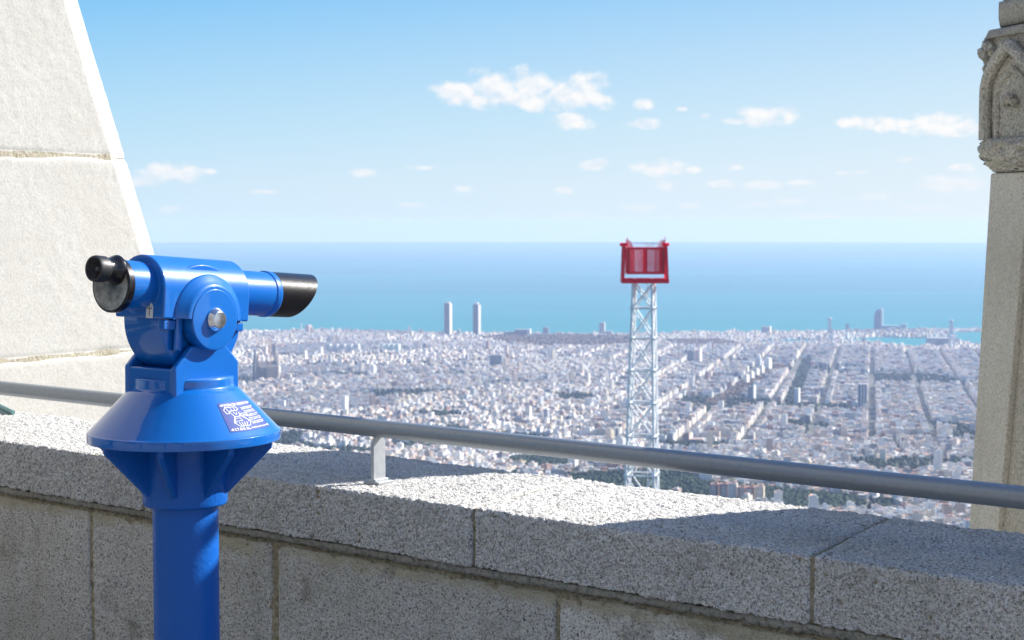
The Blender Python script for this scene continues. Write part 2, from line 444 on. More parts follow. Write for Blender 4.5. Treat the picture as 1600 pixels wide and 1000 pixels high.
# ------------------------------------------------------------------ haze over city and sea
hb = MB(); hb.box((0, 17000, -267), (84000, 53400, 562))
haze = hb.build('haze', None); tag(haze, kind='stuff')
hm = bpy.data.materials.new('haze'); hm.use_nodes = True
hm.node_tree.nodes.clear(); H = NT(hm.node_tree)
out = H.n('OutputMaterial'); pv = H.n('VolumePrincipled')
pv.inputs['Color'].default_value = (.36, .46, .72, 1); pv.inputs['Absorption Color'].default_value = (.46, .46, .46, 1); pv.inputs['Density'].default_value = 7.2e-5; pv.inputs['Anisotropy'].default_value = .1
H.l(pv.outputs[0], out.inputs['Volume']); haze.data.materials.clear(); haze.data.materials.append(hm)

# ------------------------------------------------------------------ the city
rng = np.random.RandomState(11)
TH0 = 12.2                                    # the grid of streets runs this far right of the view
AV = [((1215, 572), (1112, 634), 34), ((1262, 562), (1232, 640), 24)]          # tree-lined avenues, end to end
AVG = [(ground_at(*a)[:2], ground_at(*b)[:2], w) for a, b, w in AV]
PARKS = [pxpoly([(748, 530), (800, 524), (930, 526), (1000, 528), (1010, 536), (930, 548), (870, 546), (800, 540)], SEA + 2),
         pxpoly([(1040, 534), (1120, 533), (1160, 541), (1080, 545)], SEA + 5)]
HILLP = [tuple(ground_at(x, y)[:2]) for x, y in [(900, 752), (1080, 757), (1200, 768), (1340, 784), (1345, 798), (1240, 803), (1150, 788), (1060, 775), (900, 772)]]
HILL2 = [tuple(ground_at(x, y)[:2]) for x, y in [(785, 722), (840, 716), (905, 722), (890, 732), (820, 732)]]
HILL3 = [tuple(ground_at(x, y)[:2]) for x, y in [(880, 748), (1075, 742), (1090, 756), (1000, 775), (900, 762)]]
LANDMARKS = []                                # ground kept clear: (x, y, r)
def clear(X, Y):
    bad = water(X, Y) | water(X * 1.012, Y * 1.012)
    for p in PARKS + [HILLP, HILL2, HILL3]: bad |= inpoly(X, Y, p)
    for a, b, w in AVG:
        d = b - a; L = np.hypot(*d); d /= L
        u = (X - a[0]) * d[0] + (Y - a[1]) * d[1]; v = (X - a[0]) * -d[1] + (Y - a[1]) * d[0]
        bad |= (u > -20) & (u < L + 20) & (np.abs(v) < w)
    for x, y, r in LANDMARKS: bad |= np.hypot(X - x, Y - y) < r
    return ~bad

# landmark sites
LM = {}
def site(key, x, y, r):
    p = ground_at(x, y); LM[key] = p; LANDMARKS.append((p[0], p[1], r)); return p
site('tower_a', 700, 524, 55); site('tower_b', 745, 525, 55)
site('basilica', 417, 594, 78); site('sail', 1374, 513.8, 60); site('striped', 1347, 639, 30)
site('slab_dark', 1079, 570, 26); site('slab_white', 1091, 570, 22); site('mid', 941, 524, 30)
site('cable_a', 1296, 521, 20); site('cable_b', 1486, 532, 20); site('block', 1197, 522, 26)
site('wtc', 1466, 540, 70); site('w1', 1185, 583, 20); site('w2', 1200, 579, 22); site('w3', 1172, 627, 18); site('w4', 1178, 627, 14)
site('w5', 1245, 632, 24); site('conv', 815, 526, 40); site('conv2', 829, 526.5, 30); site('conv3', 853, 524, 24)
site('greyslab', 775, 574, 34); site('offices', 440, 640, 24); site('orange', 1266, 790, 16); site('chimneyp', 471, 519, 12); site('pinkt', 482, 521, 20)
for i in range(6): site('row%d' % i, 1117 + 14 * i, 784 + i * 1.8, 17)
for i in range(5): site('gs%d' % i, 514 + 11 * i, 552, 30)
for i in range(4): site('gr%d' % i, 598 + 8 * i, 551, 26)
for i in range(4): site('ra%d' % i, 1166 + 8.0 * i, 601 - 5 * i, 20)
site('sq', 1282, 620, 26)

# neighbourhoods: each its own street grid
seeds = []
for yy in np.arange(1900, 8900, 620):
    for xx in np.arange(-2600, 3200, 620):
        sx = xx + rng.uniform(-230, 230); sy = yy + rng.uniform(-230, 230)
        if abs(sx) < .37 * sy + 500:
            seeds.append((sx, sy))
seeds = np.array(seeds)
thetas = np.array([rng.choice([-38, -25, -52, 30, 42, 55, 18, -12]) + rng.uniform(-6, 6) for _ in seeds])
eix = (seeds[:, 0] > .045 * seeds[:, 1]) & (seeds[:, 1] > 3300) & (seeds[:, 1] < 7000)
near_r = (seeds[:, 0] > .03 * seeds[:, 1]) & (seeds[:, 1] <= 3300)
thetas[eix] = TH0; thetas[near_r] = 6 + rng.uniform(-9, 9, near_r.sum())
B = []      # cx, cy, w, d, h, theta, roofkind
def nearest(X, Y):
    P = np.stack([X, Y], -1)
    best = np.full(X.shape, 1e18); bi = np.zeros(X.shape, int)
    for i, s_ in enumerate(seeds):
        d = (X - s_[0]) ** 2 + (Y - s_[1]) ** 2; k = d < best; best[k] = d[k]; bi[k] = i
    return bi
for si, (sx, sy) in enumerate(seeds):
    E_ = eix[si]; th = R_(thetas[si]); ct, st = math.cos(th), math.sin(th)
    if E_:
        bw, bd, sw, lot = 113.0, 113.0, 20.3, 18.8
        off = 5.0 + 10
        nb = 6
    else:
        bw, bd, sw = rng.uniform(48, 80), rng.uniform(60, 110), rng.uniform(8, 13); nb = None
    Rr_ = 760; px_, py_ = bw + sw, bd + sw
    # local frame: a across streets, b along them (away from the viewer)
    c0 = sx * ct - sy * st; b0 = sx * st + sy * ct
    ia = np.arange(math.floor((c0 - Rr_) / px_), math.ceil((c0 + Rr_) / px_) + 1)
    ib = np.arange(math.floor((b0 - Rr_) / py_), math.ceil((b0 + Rr_) / py_) + 1)
    na_ = max(2, round(bw / (14.1 if E_ else 12))); nb_ = max(2, round(bd / (16.1 if E_ else 14)))
    lw, ldp = bw / na_, bd / nb_
    IA, IB, JA, JB = np.meshgrid(ia, ib, np.arange(na_), np.arange(nb_), indexing='ij')
    a = IA * px_ + (sw / 2 + 5.0 if E_ else 0) + (JA + .5) * lw; b = IB * py_ + (JB + .5) * ldp
    inner = (JA > 0) & (JA < na_ - 1) & (JB > 0) & (JB < nb_ - 1)
    a, b, inner = a.ravel(), b.ravel(), inner.ravel()
    X = a * ct + b * st; Y = -a * st + b * ct
    k = (np.abs(X) < .335 * Y + 60) & (Y > 2020) & (Y < 8900)
    X, Y, inner = X[k], Y[k], inner[k]
    if not len(X): continue
    k = nearest(X, Y) == si; X, Y, inner = X[k], Y[k], inner[k]
    if not len(X): continue
    k = clear(X, Y); X, Y, inner = X[k], Y[k], inner[k]
    n = len(X)
    X = np.where(inpoly(X, Y, spit) & (rng.rand(n) < .75), -9e5, X)
    keep = (X > -8e5) & (rng.rand(n) < np.where(inner, .72, .94) * np.where(Y < 2900, .80, 1.0))
    X, Y, inner = X[keep], Y[keep], inner[keep]; n = len(X)
    if E_: h = np.where(inner, rng.uniform(4, 8, n), rng.uniform(14, 21, n))
    else: h = np.where(inner, rng.uniform(3, 9, n), np.clip(rng.gamma(7, 1.45, n), 5, 21))
    tall = (rng.rand(n) < .006) & ~inner; h[tall] = rng.uniform(28, 46, tall.sum())
    w = lw * rng.uniform(.82, 1.0, n); d = ldp * rng.uniform(.8, 1.0, n)
    w[inner & (rng.rand(n) < .5)] *= .8
    jit = np.where(rng.rand(n) < (.10 if E_ else .30), rng.uniform(-35, 35, n), rng.uniform(-3, 3, n))
    far = Y > 6900
    h[far] *= .75
    B.append(np.stack([X, Y, w, d, h, thetas[si] + jit, inner * 1.0], -1))
B = np.concatenate(B)
# trees break the blocks up here and there
park = vnoise(np.stack([B[:, 0], B[:, 1], B[:, 0] * 0], -1), 1 / 170., 9)
gone = (park > .42) & (B[:, 1] < 6500)
TREES_XY = B[gone][:, :2]; B = B[~gone]

WALLS = 1.04 * np.array([(.76, .75, .72), (.72, .67, .57), (.62, .54, .41), (.42, .33, .27), (.36, .23, .18), (.38, .40, .42), (.64, .53, .46), (.82, .82, .81), (.22, .23, .25)])
WP = np.array([.24, .18, .10, .07, .05, .09, .07, .13, .07])
ROOFS = .90 * np.array([(.40, .21, .14), (.46, .31, .21), (.46, .45, .43), (.27, .29, .31), (.66, .66, .66), (.32, .29, .27), (.16, .18, .20)])
RP = np.array([.21, .16, .17, .13, .11, .10, .12])
def palette(n):
    cw = WALLS[rng.choice(len(WALLS), n, p=WP)] * rng.uniform(.82, 1.08, (n, 1)); cr = ROOFS[rng.choice(len(ROOFS), n, p=RP)] * rng.uniform(.8, 1.15, (n, 1))
    return np.clip(cw, 0, .86), cr

def boxes(cx, cy, z0, z1, w, d, th):
    """arrays of boxes -> verts, quads, normal slots (0 wall, 1 roof), uv"""
    n = len(cx); t = np.radians(th); ct, st = np.cos(t), np.sin(t)
    sx = np.array([-1, 1, 1, -1, -1, 1, 1, -1]) * .5; sy = np.array([-1, -1, 1, 1, -1, -1, 1, 1]) * .5
    a = w[:, None] * sx; b = d[:, None] * sy
    V = np.empty((n, 8, 3))
    V[..., 0] = cx[:, None] + a * ct[:, None] + b * st[:, None]; V[..., 1] = cy[:, None] - a * st[:, None] + b * ct[:, None]
    V[:, :4, 2] = np.asarray(z0)[:, None]; V[:, 4:, 2] = np.asarray(z1)[:, None]
    q = np.array([(4, 5, 6, 7), (0, 1, 5, 4), (1, 2, 6, 5), (2, 3, 7, 6), (3, 0, 4, 7)])
    Q = (np.arange(n)[:, None, None] * 8 + q).reshape(-1, 4)
    H_ = (np.asarray(z1) - np.asarray(z0))
    UV = np.zeros((n, 5, 4, 2))
    for fi, L in ((1, w), (2, d), (3, w), (4, d)):
        if fi in (2, 4): L = L * (rng.rand(n) < .35)
        UV[:, fi, 1, 0] = L; UV[:, fi, 2, 0] = L; UV[:, fi, 2, 1] = H_; UV[:, fi, 3, 1] = H_
    mi = np.tile([1, 0, 0, 0, 0], n)
    return V.reshape(-1, 3), Q, mi, UV.reshape(-1, 2)

def wall_mat(name='facade_plaster', wu=3.3, wv=3.1, glass=(.05, .06, .08), lo=.32, hi=.68, vlo=.25, vhi=.75):
    m, t, b = mat(name)
    at = t.n('Attribute', attribute_name='col')
    uv = t.n('UVMap', uv_map='uv'); sp = t.n('SeparateXYZ'); t.l(uv.outputs[0], sp.inputs[0])
    fu = t.m('FRACT', t.m('DIVIDE', sp.outputs[0], wu)); fv = t.m('FRACT', t.m('DIVIDE', sp.outputs[1], wv))
    w = t.m('MULTIPLY', t.m('MULTIPLY', t.m('GREATER_THAN', fu, lo), t.m('LESS_THAN', fu, hi)), t.m('MULTIPLY', t.m('GREATER_THAN', fv, vlo), t.m('LESS_THAN', fv, vhi)))
    t.l(t.mix(t.m('MULTIPLY', w, .8), at.outputs[0], glass), b.inputs['Base Color'])
    b.inputs['Roughness'].default_value = .8
    return m
def roof_mat():
    m, t, b = mat('roof_surface'); at = t.n('Attribute', attribute_name='col'); c = t.n('TexCoord').outputs['Object']
    n = t.noise(c, .22, 3, .6)
    t.l(t.mix(t.ramp(n, [(.42, 0.), (.62, .5)]), at.outputs[0], (.20, .19, .19)), b.inputs['Base Color']); b.inputs['Roughness'].default_value = .9
    return m
M['facade'] = wall_mat(); M['roof'] = roof_mat()
CM = [M['facade'], M['roof']]

# the houses that show largest become objects of their own
def vis_score(b):
    z = gz(b[0], b[1]); t = proj((b[0], b[1], z + b[4])); u = proj((b[0], b[1], z))
    x, yt = t
    if not (385 < x < 1512): return 0
    rail_t, rail_b = 594 + .1045 * x, 619 + .1105 * x; cop = 637 + .1215 * x
    if x < 445 and yt < 690: return 0
    if 975 < x < 1030: return 0
    vis = 0
    y0, y1 = yt, min(u[1], cop)
    if y1 > y0: vis = (y1 - y0) - max(0, min(y1, rail_b) - max(y0, rail_t))
    return vis * b[2] * FPX / b[1]
sc_ = np.array([vis_score(b) if b[1] < 3900 and b[6] == 0 else 0 for b in B])
pick = np.argsort(-sc_)[:292]
isnear = np.zeros(len(B), bool); isnear[pick] = True
NB = B[isnear]; FB = B[~isnear]
WN = ['white', 'cream', 'sandy', 'brown', 'brick-red', 'grey', 'pink', 'bright white', 'dark']
RN = ['terracotta', 'tan clay', 'pale grey', 'grey', 'whitish', 'brown', 'dark']
def city_mesh(name, Bk, roofthings=True):
    n = len(Bk); cw, cr = palette(n)
    zb = gz(Bk[:, 0], Bk[:, 1]); z0 = zb - 6; z1 = zb + Bk[:, 4]
    Vs, Qs, Ms, Us, Cs = [], [], [], [], []; off = 0
    def put(V, Q, mi, UV, colw, colr):
        nonlocal off
        Vs.append(V); Qs.append(Q + off); Ms.append(mi); Us.append(UV); off += len(V)
        c = np.repeat(colw, 5, axis=0).reshape(-1, 5, 3).copy(); c[:, 0] = colr; Cs.append(c.reshape(-1, 3))
    V, Q, mi, UV = boxes(Bk[:, 0], Bk[:, 1], z0, z1, Bk[:, 2], Bk[:, 3], Bk[:, 5]); put(V, Q, mi, UV, cw, cr)
    # stair heads and penthouses on the flat roofs
    for frac, s0, s1, h0, h1 in ((.75, 2.5, 5, 2.0, 3.0), (.25, 4, 9, 2.6, 3.2), (.5, 1.5, 3, 1.4, 3)):
        k = (rng.rand(n) < frac) & (Bk[:, 6] == 0); kn = k.sum()
        w = np.minimum(rng.uniform(s0, s1, kn), Bk[k, 2] * .8); d = np.minimum(rng.uniform(s0, s1, kn), Bk[k, 3] * .8)
        t = np.radians(Bk[k, 5]); a = rng.uniform(-.5, .5, kn) * (Bk[k, 2] - w) * .9; b = rng.uniform(-.5, .5, kn) * (Bk[k, 3] - d) * .9
        cx = Bk[k, 0] + a * np.cos(t) + b * np.sin(t); cy = Bk[k, 1] - a * np.sin(t) + b * np.cos(t)
        V, Q, mi, UV = boxes(cx, cy, z1[k] - .2, z1[k] + rng.uniform(h0, h1, kn), w, d, Bk[k, 5]); UV *= 0
        c2, r2 = palette(kn); put(V, Q, mi, UV, np.clip(c2 * 1.1, 0, .82), r2)
    return npmesh(name, np.concatenate(Vs), np.concatenate(Qs), np.concatenate(Ms), np.concatenate(Cs), np.concatenate(Us))
tag(link('city_buildings', city_mesh('city_buildings', FB), CM), 'thousands of pale city buildings spreading down to the sea', 'buildings', kind='stuff')

def merge_boxes(lst, wallc, roofc, cms=None):
    """lst of (cx, cy, z0, z1, w, d, th[, wall, roof])"""
    A_ = np.array([l[:7] for l in lst], float)
    V, Q, mi, UV = boxes(*A_.T)
    cw = np.array([(l[7] if len(l) > 7 else wallc) for l in lst], float); cr = np.array([(l[8] if len(l) > 8 else roofc) for l in lst], float)
    c = np.repeat(cw, 5, axis=0).reshape(-1, 5, 3).copy(); c[:, 0] = cr
    return V, Q, mi, UV, c.reshape(-1, 3)
def bmesh_obj(name, lst, wallc, roofc, mats=None, parent=None, nouv=False):
    V, Q, mi, UV, c = merge_boxes(lst, wallc, roofc)
    if nouv: UV = UV * 0
    return link(name, npmesh(name, V, Q, mi, c, UV), mats or CM, parent)
def loc(cx, cy, th, a, b):
    t = math.radians(th); return cx + a * math.cos(t) + b * math.sin(t), cy - a * math.sin(t) + b * math.cos(t)

for b in NB:
    cx, cy, w, d, h, th, _ = b; z = float(gz(cx, cy))
    wi = rng.choice(9, p=WP); ri = rng.choice(7, p=RP)
    wc = WALLS[wi] * rng.uniform(.88, 1.06); rc = ROOFS[ri]
    L = [(cx, cy, z - 6, z + h, w, d, th)]
    style = rng.randint(4)
    ph = rng.uniform(2.4, 3.2)
    x, y = loc(cx, cy, th, rng.uniform(-.2, .2) * w, rng.uniform(-.2, .2) * d)
    L.append((x, y, z + h - .1, z + h + ph, w * rng.uniform(.25, .6), d * rng.uniform(.25, .6), th, wc * .97, rc))
    x, y = loc(cx, cy, th, rng.uniform(-.4, .4) * w, rng.uniform(-.4, .4) * d)
    L.append((x, y, z + h - .1, z + h + 1.6, 1.4, 1.4, th, (.5, .3, .22), (.4, .25, .18)))
    for sx, sy, ww, dd in ((0, -.5, w + .3, .3), (0, .5, w + .3, .3), (-.5, 0, .3, d - .3), (.5, 0, .3, d - .3)):   # parapets
        x, y = loc(cx, cy, th, sx * w, sy * d); L.append((x, y, z + h - .4, z + h + .9, ww, dd, th, wc, wc))
    if style < 2:                                                                                                 # balcony slabs
        fl = int(h // 3.1)
        for k in range(1, fl):
            x, y = loc(cx, cy, th, 0, -.5 * d - .55); L.append((x, y, z + k * 3.1 - .1, z + k * 3.1 + (.9 if style else .12), w * .8, 1.1, th, np.minimum(wc * 1.15, .84), np.minimum(wc * 1.1, .84)))
    o = bmesh_obj('city_house', L, wc, rc)
    size = 'low' if h < 11 else ('tall' if h > 20 else 'mid-height')
    px, py = proj((cx, cy, z + h))
    side = 'above' if py < 606 + .1075 * px else 'below'
    zone = ['beside the telescope', 'left of the handrail post', 'behind the handrail post', 'right of the handrail post', 'left of the lattice mast', 'right of the lattice mast', 'by the brick flats', 'beyond the wooded hill', 'left of the stone column', 'by the stone column'][int(np.searchsorted([470, 560, 640, 800, 985, 1100, 1200, 1330, 1440], px))]
    tag(o, '%s%s %s house, %s roof, %s, %s rail' % ('balconied ' if style < 2 else '', size, WN[wi], RN[ri], zone, side), 'house', 'houses on the near edge of the city')

# named buildings of the skyline
def tall(key, name, label, W_, D_, H_, th, wc, rc=(.4, .4, .4), extra=(), cat='tower', group=None, mats=None, uv=True):
    p = LM[key]; x, y, z = p
    root = empty(name, tuple(p), label, cat, group)
    bmesh_obj('tower_block', [(x, y, z - 6, z + H_, W_, D_, th)], wc, rc, mats, root, not uv)
    for nm, lst, c1 in extra:
        LL = []
        for (a, b, z0, z1, w, d) in lst:
            xx, yy = loc(x, y, th, a, b); LL.append((xx, yy, z + z0, z + z1, w, d, th))
        bmesh_obj(nm, LL, c1, c1, mats, root, True)
    return root
M['officewall'] = wall_mat('office_facade', 2.6, 3.6, (.10, .13, .17), .12, .88, .3, .85)
OM = [M['officewall'], M['roof']]
GREY = (.42, .43, .44); WHT = (.78, .78, .77)
tall('tower_a', 'skyscraper', 'left of the twin waterfront skyscrapers, with a pinkish white right edge', 28, 30, 150, 22, (.07, .08, .09), extra=[('crown', [(0, 0, 150, 156, 20, 22)], (.6, .5, .48)), ('corner_strip', [(14.4, 0, 0, 148, 1.2, 24), (-13.6, -15.3, 0, 148, 1.2, .8)], (.8, .76, .72))], mats=OM, group='twin waterfront towers')
tall('tower_b', 'skyscraper', 'right of the twin waterfront skyscrapers, darker front with ribbed white side', 26, 30, 148, 24, (.05, .075, .10), extra=[('crown', [(0, 0, 148, 157, 14, 16)], (.55, .55, .55)), ('balcony_strip', [(13.8, 0, 3 + 9 * k, 8.5 + 9 * k, 2.0, 26) for k in range(16)], (.8, .78, .75))], mats=OM, group='twin waterfront towers')
tall('mid', 'office_tower', 'lone grey slab tower on the shore between twin skyscrapers and lattice mast', 26, 20, 58, 18, GREY, extra=[('plant_room', [(4, 0, 58, 63, 14, 12)], (.5, .5, .5)), ('low_wing', [(32, 0, -4, 20, 34, 30)], (.25, .26, .28))], mats=OM)
tall('slab_dark', 'office_tower', 'dark grey slab tower right of the lattice mast', 22, 18, 52, 16, (.16, .17, .18), extra=[('plant_room', [(0, 0, 52, 55, 10, 8)], (.25, .25, .25))], mats=OM)
tall('slab_white', 'apartment_tower', 'white tower with a pink front beside the dark slab right of the mast', 20, 18, 55, 28, (.66, .50, .42), extra=[('white_side', [(-9.5, -1, 0, 57, 3, 18.5), (9.5, -1, 0, 57, 3, 18.5)], WHT)])
tall('block', 'office_block', 'broad grey block with white edge standing on the beachfront', 40, 24, 36, 20, GREY, extra=[('edge_wall', [(21, 0, 0, 38, 2, 24)], WHT)], mats=OM, cat='building')
tall('w1', 'apartment_tower', 'pale stepped tower at the left of the avenue of bare trees', 17, 16, 52, 20, (.62, .66, .68), extra=[('top_storey', [(0, 0, 52, 62, 10, 9)], (.66, .7, .72))], mats=OM)
tall('w2', 'apartment_tower', 'bright white tower at the far end of the avenue of bare trees', 18, 22, 42, 34, (.82, .82, .80), extra=[('parapet', [(0, 0, 42, 45, 12, 14)], WHT)])
tall('w3', 'office_tower', 'dark glass tower in the middle of the street grid', 13, 14, 40, 12, (.18, .21, .24), extra=[('plant_room', [(0, 0, 40, 43, 7, 7)], (.3, .3, .32))], mats=OM)
tall('w4', 'stair_tower', 'thin white tower slab attached beside the dark glass tower', 5, 16, 44, 30, WHT, extra=[('cap', [(0, 0, 44, 46, 3.5, 8)], WHT)])
tall('w5', 'apartment_tower', 'pale tower just below the wide dark street', 12, 18, 44, 24, (.6, .66, .70), extra=[('side_wall', [(6.4, 0, 0, 45, 1, 16)], WHT)], mats=OM)
tall('sq', 'office_block', 'square dark cube building beside the wide dark street', 20, 16, 26, 12, (.2, .22, .26), extra=[('roof_rim', [(0, -7.6, 26, 27.5, 20, .8)], (.5, .52, .55))], mats=OM, cat='building')
tall('striped', 'striped_tower', 'dark office tower with pale vertical stripes standing among the street blocks', 24, 20, 66, 14, (.10, .12, .15), extra=[('stripe', [(-11.6, -10.3, 0, 68, 2.2, 1.2)], WHT), ('stripe', [(-2.6, -10.3, 0, 66, 2.0, 1.2)], (.6, .62, .64)), ('stripe', [(4.6, -10.3, 0, 64, 2.0, 1.2)], (.6, .62, .64)), ('stripe', [(12.2, -9.6, 0, 64, 1.4, 2.2)], WHT)], mats=OM)
tall('wtc', 'harbour_offices', 'dark round office complex on the harbour pier', 96, 60, 34, 8, (.24, .26, .29), extra=[('white_block', [(62, 10, -3, 44, 18, 24)], (.74, .74, .74)), ('office_wing', [(-30, -34, -3, 24, 34, 24)], (.24, .26, .29))], mats=OM, cat='offices')
tall('conv', 'glass_block', 'long dark office building behind the park with a rounded pale right end', 60, 40, 34, 10, (.17, .19, .21), extra=[('pale_end', [(36, -2, 0, 36, 14, 34)], (.6, .62, .64)), ('long_wing', [(100, 10, -2, 14, 120, 26), (-50, 6, -2, 22, 60, 22)], (.2, .22, .24))], mats=OM, cat='building')
tall('conv3', 'office_tower', 'squat grey tower on the shore right of the long dark building', 26, 22, 38, 8, (.28, .3, .32), extra=[('plant_room', [(0, 0, 38, 41, 12, 10)], GREY)], mats=OM)
tall('greyslab', 'slab_building', 'wide dark grey slab with pale ends below the park', 42, 16, 44, 4, (.2, .21, .22), extra=[('pale_end', [(-22, 0, 0, 45, 2, 15), (22, 0, 0, 45, 2, 15)], (.6, .62, .64))], mats=OM, cat='building')
tall('offices', 'office_block', 'white office block with dark bands just above the handrail by the telescope', 19, 16, 24, 4, (.72, .72, .70), extra=[('floor_band', [(0, -8.4, 3 + 5 * k, 5.5 + 5 * k, 19.5, 1) for k in range(5)], WHT)], mats=OM, cat='building')
tall('pinkt', 'apartment_tower', 'pinkish square tower on the shoreline left of the twin skyscrapers', 24, 22, 40, 30, (.6, .48, .45), extra=[('plant_room', [(0, 0, 40, 43, 10, 10)], (.6, .5, .45))])
for i in range(6):
    x, y, z = LM['row%d' % i]
    wc = [(.42, .27, .20), (.40, .24, .18), (.62, .58, .54), (.44, .28, .20), (.40, .25, .18), (.60, .52, .40)][i]
    r = empty('apartment_block', (x, y, z), ['leftmost brown block in the row of brick flats above the sunlit coping', 'second brown brick block of the row above the sunlit coping', 'pale block between brown ones in the row above the sunlit coping', 'fourth block of the brick row, brown with white balconies', 'fifth block of the brick row, brown, beside the wooded hill', 'narrow sandy block at the right end of the brick row'][i], 'apartment block', 'row of brick flats below the wooded hill')
    H_ = 27 + (i % 3) * 2
    bmesh_obj('wall', [(x, y, z - 8, z + H_, 12.5, 13, 16)], wc, (.42, .22, .16), None, r)
    LL = []
    for k in range(1, 9):
        xx, yy = loc(x, y, 16, -1.5 + (i % 2) * 3, -7.0); LL.append((xx, yy, z + k * 3.0 - .1, z + k * 3.0 + 1.0, 6.5, 1.2, 16))
    bmesh_obj('balcony', LL, (.72, .72, .72), (.6, .6, .6), None, r, True)
    xx, yy = loc(x, y, 16, 2, 1); bmesh_obj('stair_head', [(xx, yy, z + H_ - .1, z + H_ + 2.8, 5, 5, 16)], wc, (.42, .22, .16), None, r, True)
for i in range(5):
    x, y, z = LM['gs%d' % i]
    r = empty('slab_building', (x, y, z), ['first', 'second', 'middle', 'fourth', 'last'][i] + ' from the left of five grey-green slabs in line behind the basilica', 'building', 'line of grey-green slabs')
    bmesh_obj('wall', [(x, y, z - 4, z + 36, 20, 15, 30)], (.42, .47, .47), (.4, .4, .4), None, r); xx, yy = loc(x, y, 30, 10.3, 0)
    bmesh_obj('end_wall', [(xx, yy, z - 4, z + 37, .8, 13, 30)], (.74, .76, .74), (.7, .7, .7), None, r, True)
for i in range(4):
    x, y, z = LM['gr%d' % i]
    r = empty('slab_building', (x, y, z), ['first', 'second', 'third', 'last'][i] + ' from the left of four mint-green slabs left of the twin skyscrapers', 'building', 'line of mint-green slabs')
    bmesh_obj('wall', [(x, y, z - 4, z + 34, 15, 15, 36)], (.46, .58, .54), (.4, .4, .4), None, r); xx, yy = loc(x, y, 36, 7.8, 0)
    bmesh_obj('end_wall', [(xx, yy, z - 4, z + 35, .8, 13, 36)], (.70, .78, .74), (.7, .7, .7), None, r, True)
for i in range(4):
    x, y, z = LM['ra%d' % i]
    r = empty('corner_block', (x, y, z), ['nearest', 'second', 'third', 'farthest'][i] + ' of the sunlit cream blocks lining the avenue of bare trees', 'building', 'cream blocks along the avenue')
    bmesh_obj('wall', [(x, y, z - 4, z + 30, 13, 18, 36)], (.78, .74, .64), (.5, .4, .3), None, r)
    bmesh_obj('attic', [(x, y, z + 29.9, z + 33, 8, 9, 36)], (.78, .74, .64), (.5, .4, .3), None, r, True)
# salmon house with a pitched roof below the wooded hill
x, y, z = LM['orange']; r = empty('gabled_house', (x, y, z), 'salmon house with a big pitched roof at the foot of the wooded hill', 'house')
bmesh_obj('wall', [(x, y, z - 5, z + 11, 15, 13, 26)], (.60, .30, .20), (.5, .3, .2), None, r)
mb = MB(); t = R_(26); Xa = (math.cos(t), -math.sin(t), 0); Ya = (math.sin(t), math.cos(t), 0)
mb.prism([(-8.4, 0), (8.4, 0), (0, 5.5)], Xa, (0, 0, 1), Ya, (x, y, z + 11.02), -7.4, 7.4)
M['salmon'] = simple('salmon_tiles', (.62, .30, .18), .8)
mb.build('roof', M['salmon'], r)
xx, yy = loc(x, y, 26, 3.6, -2); bmesh_obj('chimney', [(xx, yy, z + 12, z + 17.2, 1.4, 1.4, 26)], (.6, .4, .3), (.4, .3, .2), None, r, True)

# the sail-shaped hotel
M['sail'] = simple('blue_glass', (.03, .10, .18), .25, .2)
M['white'] = simple('white_render', (.80, .80, .79), .6)
x, y, z = LM['sail']; r = empty('sail_tower', (x, y, z), 'sail-shaped blue glass tower with a white edge on the harbour spit', 'tower')
pts = [(-23, 0)] + [(-23 + 19 * (1 - math.cos(k / 10 * PI / 2)), 55 + 45 * math.sin(k / 10 * PI / 2)) for k in range(11)] + [(10, 100), (10, 0)]
mb = MB(); mb.prism([(a - 3, b) for a, b in pts], (.96, -.28, 0), (0, 0, 1), (.28, .96, 0), (x, y, z - 3), -9, 9); mb.build('sail', M['sail'], r)
mb = MB(); mb.box((x + 12, y - 3, z + 50), (9, 14, 108), (.96, -.28, 0), (.28, .96, 0)); mb.build('edge_tower', M['white'], r)
mb = MB(); mb.box((x + 60, y - 5, z + 8), (90, 60, 22), (.96, -.28, 0), (.28, .96, 0)); mb.box((x + 118, y - 5, z + 12), (34, 40, 30), (.96, -.28, 0), (.28, .96, 0)); mb.build('annex', simple('teal_glass', (.22, .42, .42), .4), r, bevel=2)

# cable car pylons
M['ironwork'] = simple('painted_ironwork', (.36, .38, .42), .6)
for key, lab in (('cable_a', 'cable car pylon rising from the beach left of the sail-shaped tower'), ('cable_b', 'cable car pylon standing in the harbour right of the sail-shaped tower')):
    x, y, z = LM[key]; H_ = 78 if key == 'cable_a' else 100
    r = empty('cable_car_pylon', (x, y, z), lab, 'pylon')
    mb = MB()
    for sx, sy in ((-1, -1), (1, -1), (1, 1), (-1, 1)): mb.tube((x + sx * 7, y + sy * 7, z - 4), (x + sx * 4, y + sy * 4, z + H_ * .85), 1.7, 6)
    for k in range(9):
        z0 = z + H_ * .85 * k / 9; z1 = z + H_ * .85 * (k + 1) / 9; a0 = 7 - 3 * k / 9; a1 = 7 - 3 * (k + 1) / 9
        for sy in (-1, 1):
            mb.tube((x - a0, y + sy * a0, z0), (x + a1, y + sy * a1, z1), .8, 5); mb.tube((x + a0, y + sy * a0, z0), (x - a1, y + sy * a1, z1), .8, 5)
        for sx in (-1, 1): mb.tube((x + sx * a0, y - a0, z0), (x + sx * a1, y + a1, z1), .8, 5)
    mb.build('mast', M['ironwork'], r)
    mb = MB(); mb.ring((x, y, z + H_ * .8), (1, 0, 0), (0, 1, 0), (0, 0, 1), [(5, 0), (10, 4), (10, 9), (8, 13), (3, 15)], 16, False); mb.build('platform', M['ironwork'], r)
    mb = MB(); mb.tube((x, y, z + H_ * .95), (x, y, z + H_ * 1.08), 1.2, 6); mb.build('finial', M['ironwork'], r)

